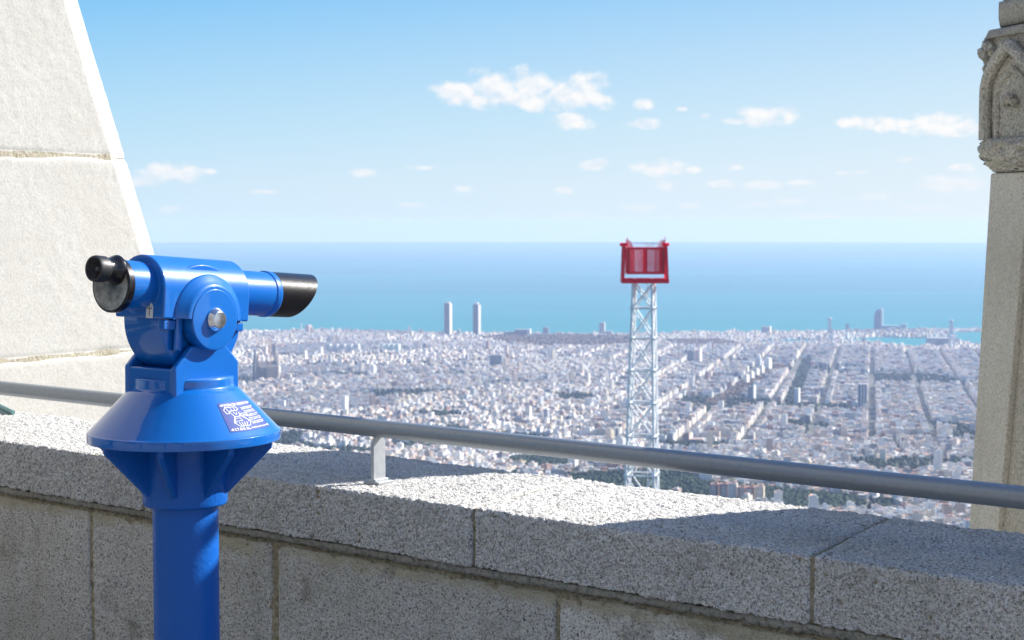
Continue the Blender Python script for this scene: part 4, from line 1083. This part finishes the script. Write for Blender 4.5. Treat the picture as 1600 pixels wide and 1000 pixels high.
# arrows and bottom line
poly([(.03, .07), (.075, .115), (.075, .025)]); poly([(.97, .07), (.925, .115), (.925, .025)])
poly([(.03, .905), (.07, .945), (.07, .865)]); poly([(.97, .905), (.93, .945), (.93, .865)])
x = .46
while x < .9:
    w_ = rp.uniform(.012, .028); stroke((x, .05), (x, .09), .010); stroke((x, .05 if rp.rand() < .5 else .09), (x + w_ * .7, .07), .010); x += w_ + .012
pr_ = mb.build('print', M['print'], st)
def text_on(txt, x0, x1, y0, y1):
    cu = bpy.data.curves.new('t', 'FONT'); cu.body = txt; cu.size = 1; cu.offset = .012
    o = bpy.data.objects.new('t', cu); C.objects.link(o); bpy.context.view_layer.update()
    me = bpy.data.meshes.new_from_object(o.evaluated_get(bpy.context.evaluated_depsgraph_get()))
    bpy.data.objects.remove(o)
    co = np.array([v.co[:] for v in me.vertices]); lo, hi = co.min(0), co.max(0)
    s = x0 + (co[:, 0] - lo[0]) / (hi[0] - lo[0]) * (x1 - x0); t = y0 + (co[:, 1] - lo[1]) / (hi[1] - lo[1]) * (y1 - y0)
    for v, a, b in zip(me.vertices, s, t): v.co = on_cone(a, b, .0013)
    return link('lettering', me, M['print'], st)
text_on('FUNCIONA CON 1 MONEDA DE 1 EUR', .09, .91, .865, .955)
text_on('S.T.D.E. S.L.', .10, .43, .03, .115)

# ------------------------------------------------------------------ leaning stone buttress on the left
BD = np.array([.559, .829, 0]); BNn = np.array([.829, -.559, 0])          # along its face to the right, and out of the face
b0 = D(0, 344, 7.0); n_face = float(BNn @ b0)
def face_hit(x, y):
    r = ray(x, y); t = (n_face - BNn @ EYE) / (BNn @ r); p = EYE + r * t; return float(BD @ p), float(p[2])
e1 = face_hit(99, 0); e2 = face_hit(221, 397)
def edge_a(z): return e1[0] + (e2[0] - e1[0]) * (z - e1[1]) / (e2[1] - e1[1])
BV = np.array([.26, .966, 0]) * .125                                       # the narrow bevel at its edge
but = empty('stone_buttress', tuple(BD * 3.5 + BNn * n_face), 'huge pale leaning stone buttress rising behind the telescope', 'buttress')
jz = [face_hit(90, 243)[1], face_hit(100, 557)[1]]
step_z = jz[0] - jz[1]
lv = [jz[0] + step_z * k for k in range(6, -1, -1)] + [jz[1] - step_z * k for k in range(0, 4)]
for i in range(len(lv) - 1):
    zt_, zb_ = lv[i] - .003, lv[i + 1] + .003
    fine = zb_ < 3.2 and zt_ > .2
    st_ = .016 if fine else .08
    nz = max(2, int((zt_ - zb_) / st_)); zz = np.linspace(zb_, zt_, nz)
    aw = np.concatenate([np.arange(-3.2, -.6, .12), np.arange(-.6, 0, st_)]) ; aw = np.append(aw, 0)
    # columns: face from far left to the edge, bevel, then round the back
    cols = []
    for z in zz:
        ea = edge_a(z); row = [BD * (ea + a) + BNn * n_face for a in aw]
        pe = row[-1]; nb = 6 if fine else 2
        row += [pe + BV * (k / nb) for k in range(1, nb + 1)]
        pb = row[-1]
        row += [pb + BD * .3 - BNn * .8, pb - BD * 3.2 - BNn * 1.6]
        cols.append([np.array([q[0], q[1], z]) for q in row])
    V = np.array(cols); K = V.shape[1]
    nrm = np.tile(BNn, (K, 1)); nrm[len(aw):len(aw) + 6] = (.966, -.26, 0)
    az2 = np.minimum(zz - zb_, zt_ - zz); ee = -.005 * np.clip(1 - az2 / .012, 0, 1) ** 2
    ds = .0012 * vnoise(V, 40, 300 + i) + .0008 * vnoise(V, 95, 310) + .002 * vnoise(V, 3, 320 + i)
    chip = np.clip(1 - az2 / .022, 0, 1)[:, None] * .009 * np.clip(vnoise(V, 12, 330), 0, 1)
    V = V + nrm[None] * (ds + ee[:, None] - chip)[..., None]
    idx = np.arange(nz * K).reshape(nz, K)
    Q = np.stack([idx[:-1, :-1], idx[:-1, 1:], idx[1:, 1:], idx[1:, :-1]], -1).reshape(-1, 4)
    Q = np.concatenate([Q, np.stack([idx[:-1, -1], idx[:-1, 0], idx[1:, 0], idx[1:, -1]], -1)])
    me = npmesh('stone_block', V.reshape(-1, 3), Q, smooth=True)
    import bmesh
    bm = bmesh.new(); bm.from_mesh(me); bm.verts.ensure_lookup_table()
    for row in (idx[0], idx[-1]): bm.faces.new([bm.verts[int(q)] for q in row])
    bm.to_mesh(me); bm.free()
    link('stone_block', me, M['pale'], but)
# mortar core just inside the faces
V = []
for z in (lv[0] - .02, lv[-1] + .02):
    ea = edge_a(z); pe = BD * ea + BNn * (n_face - .004); q = [pe - BD * 3.15, pe - BD * .004, pe - BD * .004 + BV - np.array([.007, 0, 0]), pe - BNn * .75 + BD * .25, pe - BD * 3.1 - BNn * 1.4]
    V += [np.array([w[0], w[1], z]) for w in q]
mb = MB(); mb.add(V, [(0, 1, 6, 5), (1, 2, 7, 6), (2, 3, 8, 7), (3, 4, 9, 8), (4, 0, 5, 9), (0, 1, 2, 3, 4), (5, 6, 7, 8, 9)]); mb.build('mortar', M['joint'], but)

# ------------------------------------------------------------------ carved column on the right
KX, KY = 2.328, 6.566
col = empty('stone_column', (KX, KY, -3), 'weathered octagonal stone column with a carved gothic capital at the right edge', 'column')
def octo(R, rot=0.0, n=8): return [(R * math.cos(rot + 2 * PI * k / n), R * math.sin(rot + 2 * PI * k / n)) for k in range(n)]
ROT = R_(-5)
def edge_r(x, y):          # radius at which the column's silhouette falls on pixel x, y
    r = ray(x, y); a = math.atan2(r[0], r[1]); d = KX * math.cos(a) - KY * math.sin(a); z = EYE[2] + r[2] / math.hypot(r[0], r[1]) * math.hypot(KX, KY); return d, z
def shaft(name, levels, m, parent, rot=ROT, sub=.03, amp=.004, seed=400, n=8, flat=True):
    """rough many-sided shaft through levels [(radius, z)]"""
    lv_ = []
    for (r0, z0), (r1, z1) in zip(levels[:-1], levels[1:]):
        k = max(1, int(math.hypot(z1 - z0, r1 - r0) / sub)); lv_ += [(r0 + (r1 - r0) * j / k, z0 + (z1 - z0) * j / k) for j in range(k)]
    lv_.append(levels[-1]); per = 12
    V = []
    for r, z in lv_:
        c = octo(r, rot, n)
        for k in range(n):
            p, q = c[k], c[(k + 1) % n]
            V += [(KX + p[0] + (q[0] - p[0]) * j / per, KY + p[1] + (q[1] - p[1]) * j / per, z) for j in range(per)]
    V = np.array(V).reshape(len(lv_), n * per, 3)
    nr = V - np.array([KX, KY, 0]); nr[..., 2] = 0; nr /= np.linalg.norm(nr, axis=-1, keepdims=True) + 1e-9
    V = V + nr * (amp * vnoise(V, 45, seed) + amp * .7 * vnoise(V, 100, seed + 1) + amp * .9 * vnoise(V, 8, seed + 2))[..., None]
    K = n * per; idx = np.arange(len(lv_) * K).reshape(len(lv_), K); nx_ = np.roll(idx, -1, 1)
    Q = np.stack([idx[:-1], nx_[:-1], nx_[1:], idx[1:]], -1).reshape(-1, 4)
    me = npmesh(name, V.reshape(-1, 3), Q, smooth=True)
    import bmesh
    bm = bmesh.new(); bm.from_mesh(me); bm.verts.ensure_lookup_table()
    for row in (idx[0][::-1], idx[-1]): bm.faces.new([bm.verts[int(q)] for q in row])
    bm.to_mesh(me); bm.free()
    o = link(name, me, m, parent)
    return o
dA, zA = edge_r(1513, 820); dB, zB = edge_r(1547, 272)
oc = 1 / math.cos(PI / 8) * .985
ex = (dA - dB) / (zA - zB)
shaft('shaft', [(dA + ex * (-4 - zA), -4), (dA, zA), (dB, zB)], M['colstone'], col, amp=.0016)
print('column', dA, zA, dB, zB)
def er(x, y): return edge_r(x, y)
d, z = er(1522, 240); 
lvls = [er(1548, 271), er(1535, 262), er(1524, 250), er(1521, 236), er(1523, 226), er(1531, 220)]
shaft('capital_base_ring', lvls, M['carved'], col, sub=.012, amp=.020, seed=430)
lvls = [er(1540, 224), er(1539, 150), er(1540, 100), er(1541, 60)]
bell = shaft('capital_bell', lvls, M['carved'], col, sub=.02, amp=.005, seed=440)
# added strip on this face, painted paler than the shaft as brighter light
dq = [(dA, zA), (dB, zB)]
M['litstone'] = granite('lit_face_limestone', (.30, .27, .21), (.62, .585, .50), (.74, .70, .62), 105, (.42, .38, .30), .35, .010, lo=.33, hi=.62)
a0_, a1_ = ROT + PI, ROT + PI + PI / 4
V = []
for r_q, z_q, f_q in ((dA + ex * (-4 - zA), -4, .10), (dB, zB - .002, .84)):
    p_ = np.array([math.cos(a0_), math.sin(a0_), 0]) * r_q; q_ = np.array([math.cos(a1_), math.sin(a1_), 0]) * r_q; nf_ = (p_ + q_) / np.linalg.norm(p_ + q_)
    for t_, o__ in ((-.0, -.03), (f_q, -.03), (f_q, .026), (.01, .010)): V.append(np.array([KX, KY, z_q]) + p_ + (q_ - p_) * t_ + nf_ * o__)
mb = MB(); mb.add(V, [(0, 1, 5, 4), (1, 2, 6, 5), (2, 3, 7, 6), (3, 0, 4, 7), (3, 2, 1, 0), (4, 5, 6, 7)]); mb.build('lit_face_strip', M['litstone'], col, .006, 2)
# arches carved in relief on the faces of the bell
def blob(mb, c, r, seed, sub=2, sq=(1, 1, 1)):
    v = IV * (1 + .30 * vnoise(IV + seed * 3.1, 1.6, seed)[:, None]) * r * np.array(sq) + np.array(c); mb.add(v, [tuple(f) for f in IF], True)
zb_, zt_ = er(1534, 224)[1], er(1536, 75)[1]
rb = er(1539, 150)[0]
for k in range(8):
    a0 = ROT + 2 * PI * k / 8; a1 = ROT + 2 * PI * (k + 1) / 8
    p = np.array([math.cos(a0), math.sin(a0), 0]) * rb; q = np.array([math.cos(a1), math.sin(a1), 0]) * rb
    cc = np.array([KX, KY, 0]); nf = (p + q) / np.linalg.norm(p + q)
    if nf[1] > .45: continue
    def fp(s, z, o=.012): return cc + p + (q - p) * s + nf * o + np.array([0, 0, z])
    mb = MB()
    H_ = zt_ - zb_
    for s0, s1, thick in ((0.03, .5, .026), (.97, .5, .026)):
        pts = [fp(s0, zb_ + H_ * .02), fp(s0, zb_ + H_ * .5)]
        for j in range(1, 9):
            t = j / 8; pts.append(fp(s0 + (s1 - s0) * (t ** 1.6), zb_ + H_ * (.5 + .46 * t ** .85), .012 + .012 * t))
        for u, v in zip(pts[:-1], pts[1:]): mb.tube(u, v, thick, 10)
    for s0, s1 in ((.22, .5), (.78, .5)):
        pts = [fp(s0, zb_ + H_ * .02, .002), fp(s0, zb_ + H_ * .48, .002)]
        for j in range(1, 6):
            t = j / 5; pts.append(fp(s0 + (s1 - s0) * t ** 1.6, zb_ + H_ * (.48 + .24 * t ** .85), .002))
        for u, v in zip(pts[:-1], pts[1:]): mb.tube(u, v, .013, 8)
    blob(mb, fp(.5, zb_ + H_ * .42, .016), .022, k + 3); blob(mb, fp(.42, zb_ + H_ * .38, .014), .016, k + 9); blob(mb, fp(.58, zb_ + H_ * .38, .014), .016, k + 13)
    ar = mb.build('carved_arch', M['carved'], col)
    # leafy crocket at the top of each corner and each face
    mb = MB()
    for s_, up, out_, r in ((.0, .93, .045, .055), (.08, 1.06, .03, .055), (.5, 1.02, .05, .062), (.5, 1.15, .085, .055), (.26, 1.12, .05, .05), (.76, 1.10, .045, .048), (.0, .74, .03, .034)):
        rl = np.random.RandomState(int(k * 17 + s_ * 40 + up * 100)); cc_ = fp(s_, zb_ + H_ * up, out_ * .1 - .012)
        for q in range(14):
            dirn = rl.normal(size=3); dirn /= np.linalg.norm(dirn); L_ = r * rl.uniform(.2, .85)
            blob(mb, cc_ + dirn * L_ * [.8, .8, 1.0], r * rl.uniform(.28, .58), int(rl.randint(999)), 2, tuple(rl.uniform(.55, 1.35, 3)))
    mb.build('carved_leaf', M['carved'], col)
lv2 = [er(1534, 66), er(1540, 52)]
shaft('capital_top', lv2 + [er(1562, 50)], M['colstone'], col, sub=.012, amp=.008, seed=460)
shaft('neck_block', [er(1567, 50), er(1567, 46)], M['colstone'], col, amp=.002, seed=465)
shaft('upper_block', [er(1557, 46), er(1557, 8)], M['colstone'], col, amp=.003, seed=470)
shaft('moulding', [er(1566, 7), er(1560, 0), er(1552, -12), er(1552, -40)], M['colstone'], col, amp=.003, seed=475)
shaft('upper_shaft', [(.375, er(1558, -42)[1]), (.365, 7.5)], M['colstone'], col, sub=.06, amp=.003, seed=480)

# ------------------------------------------------------------------ added unseen wall and bar at right, shaped to shadow coping and telescope post
s2 = SV[:2] / np.linalg.norm(SV[:2]); m2 = np.array([-s2[1], s2[0]])
tp = np.array([TX, TY]); base_m = float(m2 @ tp)
te = math.tan(R_(SUN_EL))
T_ = 2.6
edge = tp + s2 * T_ + m2 * (3.87 - base_m)
Zt = .893 + T_ * te
cw = edge - m2 * .65 + s2 * .2
shade_wall = empty('side_wall', (cw[0], cw[1], -5), 'added unseen stone wall right of the column, shading the coping and telescope post', 'wall')
mb = MB(); S3 = (s2[0], s2[1], 0); M3 = (m2[0], m2[1], 0)
mb.box((cw[0], cw[1], (Zt - 5) / 2), (.4, 1.3, Zt + 5), S3, M3); mb.build('masonry', M['colstone'], shade_wall, .01)
mb = MB(); c1 = edge + s2 * .05; zr = Zt + .092 + .018
for k in (0,):
    mb.tube((c1[0], c1[1], zr), (c1[0] - m2[0] * 1.28, c1[1] - m2[1] * 1.28, zr), .019, 12)
for k in range(4):
    q = c1 - m2 * (.62 + .2 * k); mb.tube((q[0], q[1], Zt - .02), (q[0], q[1], zr), .008, 8)
mb.build('shadow_bar', M['galv'], shade_wall)

# ------------------------------------------------------------------ lattice mast with its red gondola
TD = 130.0
mast = empty('lattice_mast', (D(1004, 600, TD)[0], TD, -48), 'white steel lattice mast carrying a red cage, standing in front of the city', 'mast')
MW = simple('white_painted_steel', (.82, .83, .84), .5)
MR = simple('red_painted_steel', (.95, .015, .05), .35)
def pxm(x, y, Y=TD): return D(x, y, Y)
zt_ = pxm(1006, 443)[2]; cxt = pxm(1006, 443)[0]; cxb = pxm(1003, 750)[0]; zb_ = pxm(1003, 750)[2]
wt = 30 / 20. ; wb = 45 / 20.
def mhalf(z): return (wt + (wb - wt) * (zt_ - z) / (zt_ - zb_)) / 2
def mcx(z): return cxt + (cxb - cxt) * (zt_ - z) / (zt_ - zb_)
RT = R_(14)
def mc(sx, sy, z):
    h = mhalf(z); x, y = sx * h, sy * h * .9; return np.array([mcx(z) + x * math.cos(RT) + y * math.sin(RT), TD - x * math.sin(RT) + y * math.cos(RT), z])
lvz = [pxm(1006, y)[2] for y in (443, 481, 528, 578, 629, 681, 741, 805, 870)]; 
while lvz[-1] > -46: lvz.append(lvz[-1] - 3.4)
for sx, sy in ((-1, -1), (1, -1), (1, 1), (-1, 1)):
    mb = MB(); mb.tube(mc(sx, sy, lvz[-1]), mc(sx, sy, zt_), .10, 14); mb.build('leg', MW, mast)
for i in range(len(lvz) - 1):
    z0, z1 = lvz[i], lvz[i + 1]; mb = MB()
    for (a, b) in (((-1, -1), (1, -1)), ((1, -1), (1, 1)), ((1, 1), (-1, 1)), ((-1, 1), (-1, -1))):
        mb.tube(mc(*a, z1), mc(*b, z1), .065, 8); mb.tube(mc(*a, z0), mc(*b, z1), .055, 8); mb.tube(mc(*b, z0), mc(*a, z1), .055, 8)
    for c_ in ((-1, -1), (1, -1), (1, 1), (-1, 1)): mb.box(mc(*c_, z1), (.34, .34, .16))
    mb.build('brace_panel', MW, mast)
# ladder between the rear legs
mb = MB()
for s_ in (-1, 1): mb.tube(mc(.25 * s_ + .5, 1, lvz[-1]), mc(.25 * s_ + .5, 1, zt_), .03, 6)
for k in range(90): z = zt_ - .4 * k; mb.tube(mc(.25, 1, z), mc(.75, 1, z), .015, 5)
mb.build('ladder', MW, mast)
def rb_(x0, y0, x1, y1, t=.12, Y=TD, dy=0): return pxm(x0, y0, Y + dy), pxm(x1, y1, Y + dy)
mb = MB(); half = .9
for dy in (-half, half):
    k_ = (TD + dy) / TD
    for a, b, w_ in (((974.5, 382), (972.5, 440), .30), ((1039.5, 382), (1041.5, 440), .30)):
        p_, q_ = pxm(*a, TD), pxm(*b, TD); p_[1] += dy; q_[1] += dy
        d_ = q_ - p_; L_ = np.linalg.norm(d_); d_ /= L_; X_ = np.cross(d_, (0, 1, 0)); mb.box((p_ + q_) / 2, (w_ * .6, .14, L_), X_, (0, 1, 0), d_)
    p_, q_ = pxm(971, 438.5, TD), pxm(1043, 438.5, TD); p_[1] += dy; q_[1] += dy; mb.box((p_ + q_) / 2, (q_[0] - p_[0], .2, .36))
for x in (972.5, 1041.5):
    p_ = pxm(x, 438.5, TD); mb.box(p_, (.24, 2 * half, .30))
for x in (992, 1019): p_ = pxm(x, 437, TD); mb.box(p_, (.2, 2 * half, .22))
fr = mb.build('cradle', MR, mast)
mb = MB()
for x in (974, 1040):
    p_ = pxm(x, 382, TD); mb.ring(p_ - np.array([.28, 0, 0]), (0, 1, 0), (0, 0, 1), (1, 0, 0), [(.13, 0), (.13, .56)], 12)
mb.build('pivot', MR, mast)
x0, x1 = pxm(979, 400)[0], pxm(1037.5, 400)[0]; z0, z1 = pxm(1006, 426.5)[2], pxm(1006, 388)[2]; hd_ = .85
gn = empty('gondola', ((x0 + x1) / 2, TD, z0)); gn.parent = mast; gn.matrix_parent_inverse = Matrix.Translation(-Vector(mast.location))
mb = MB()
for dy in (-hd_, hd_):
    for z in (z0, z1): mb.box(((x0 + x1) / 2, TD + dy, z), (x1 - x0, .12, .16))
    for x in (x0, x0 + .28, x0 + .52, (x0 + x1) / 2, x1 - .62, x1 - .3, x1): mb.box((x, TD + dy, (z0 + z1) / 2), (.09 if x != (x0 + x1) / 2 else .19, .1, z1 - z0))
for x in (x0, x1):
    for z in (z0, z1): mb.box((x, TD, z), (.12, 2 * hd_, .14))
def child(mb, name, m): return mb.build(name, m, gn)
child(mb, 'frame', MR)
mb = MB(); mb.box(((x0 + x1) / 2, TD, z0 + .02), (x1 - x0, 2 * hd_, .07)); child(mb, 'gondola_floor', MR)
def mesh_mat():
    m, t, b = mat('red_wire_mesh'); c = t.n('TexCoord').outputs['Object']; sp = t.n('SeparateXYZ'); t.l(c, sp.inputs[0])
    fx = t.m('LESS_THAN', t.m('FRACT', t.m('MULTIPLY', t.m('ADD', sp.outputs[0], sp.outputs[1]), 18)), .22); fz = t.m('LESS_THAN', t.m('FRACT', t.m('MULTIPLY', sp.outputs[2], 18)), .22)
    al = t.m('MAXIMUM', fx, fz)
    t.l(t.m('MULTIPLY', al, .85), b.inputs['Alpha']); b.inputs['Base Color'].default_value = (.85, .03, .08, 1); b.inputs['Roughness'].default_value = .5
    return m
MM = mesh_mat()
for dy in (-hd_ + .02, hd_ - .02):
    mb = MB(); mb.box(((x0 + x1) / 2, TD + dy, (z0 + z1) / 2), (x1 - x0 - .1, .02, z1 - z0 - .1)); child(mb, 'mesh_side', MM)
mb = MB(); mb.box((x1 - .14, TD, (z0 + z1) / 2), (.26, 2 * hd_ - .05, z1 - z0 - .06)); mb.box((x0 + .1, TD, (z0 + z1) / 2), (.16, 2 * hd_ - .05, z1 - z0 - .06)); child(mb, 'end_panel', simple('faded_red_panel', (.62, .09, .09), .5))
for xx, sg in ((x0, 1), (x1, -1)):      # rounded screens standing above both ends
    pts = [(0, 0), (0, .72), (sg * .22, .60), (sg * .40, .40), (sg * .46, .16), (sg * .46, 0)]
    mb = MB(); mb.prism(pts, (1, 0, 0), (0, 0, 1), (0, 1, 0), (xx, TD - hd_, z1), 0, .02); mb.prism(pts, (1, 0, 0), (0, 0, 1), (0, 1, 0), (xx, TD + hd_, z1), -.02, 0); mb.box((xx, TD, z1 + .33), (.03, 2 * hd_, .66)); child(mb, 'end_screen', MM)
    mb = MB(); mb.tube((xx, TD - hd_, z1), (xx, TD - hd_, z1 + .9), .03, 6); child(mb, 'screen_post', MR)
mb = MB()
for dy in (-hd_, hd_):
    mb.tube((x0 + .45, TD + dy, z1 + .42), (x1 - .45, TD + dy, z1 + .42), .02, 6)
    for k in range(7): x = x0 + .5 + k * (x1 - x0 - 1) / 6; mb.tube((x, TD + dy, z1), (x, TD + dy, z1 + .42), .015, 5)
    mb.tube((x0 + 1.5, TD + dy, z1 + .42), (x0 + 1.75, TD + dy, z1), .02, 5); mb.tube((x0 + 2.1, TD + dy, z1 + .42), (x0 + 1.75, TD + dy, z1), .02, 5)
child(mb, 'guard_rail', simple('grey_tube', (.55, .57, .6), .4))

# a verdigris roof edge that just shows behind the coping at the far left
p_ = D(-8, 630.5, 6.9); q_ = D(18, 643, 6.75)
mb = MB(); mb.tube(p_ + (p_ - q_) * 2, q_ + (q_ - p_) * .1, .009, 10); mb.tube(p_ + (p_ - q_) * 2 - [0, 0, .02], q_ + (q_ - p_) * .3 - [0, 0, .02], .010, 8)
tag(mb.build('copper_pipe', simple('verdigris', (.16, .30, .30), .5)), 'green weathered pipe end slanting behind the coping at the far left', 'pipe')

# same words on two houses: say which is nearer
by = {}
for o in S.objects:
    if o.name.startswith('city_house') and 'label' in o: by.setdefault(o['label'], []).append(o)
for lab, os_ in by.items():
    if len(os_) > 1:
        os_.sort(key=lambda o: (sum((v.co for v in list(o.data.vertices)[:4]), Vector()) / 4).length)
        words = ['nearer one', 'farther one'] if len(os_) == 2 else ['nearest one', 'middle one', 'farthest one', 'last one'][:len(os_)]
        for o, w_ in zip(os_, words): o['label'] = lab + ', ' + w_
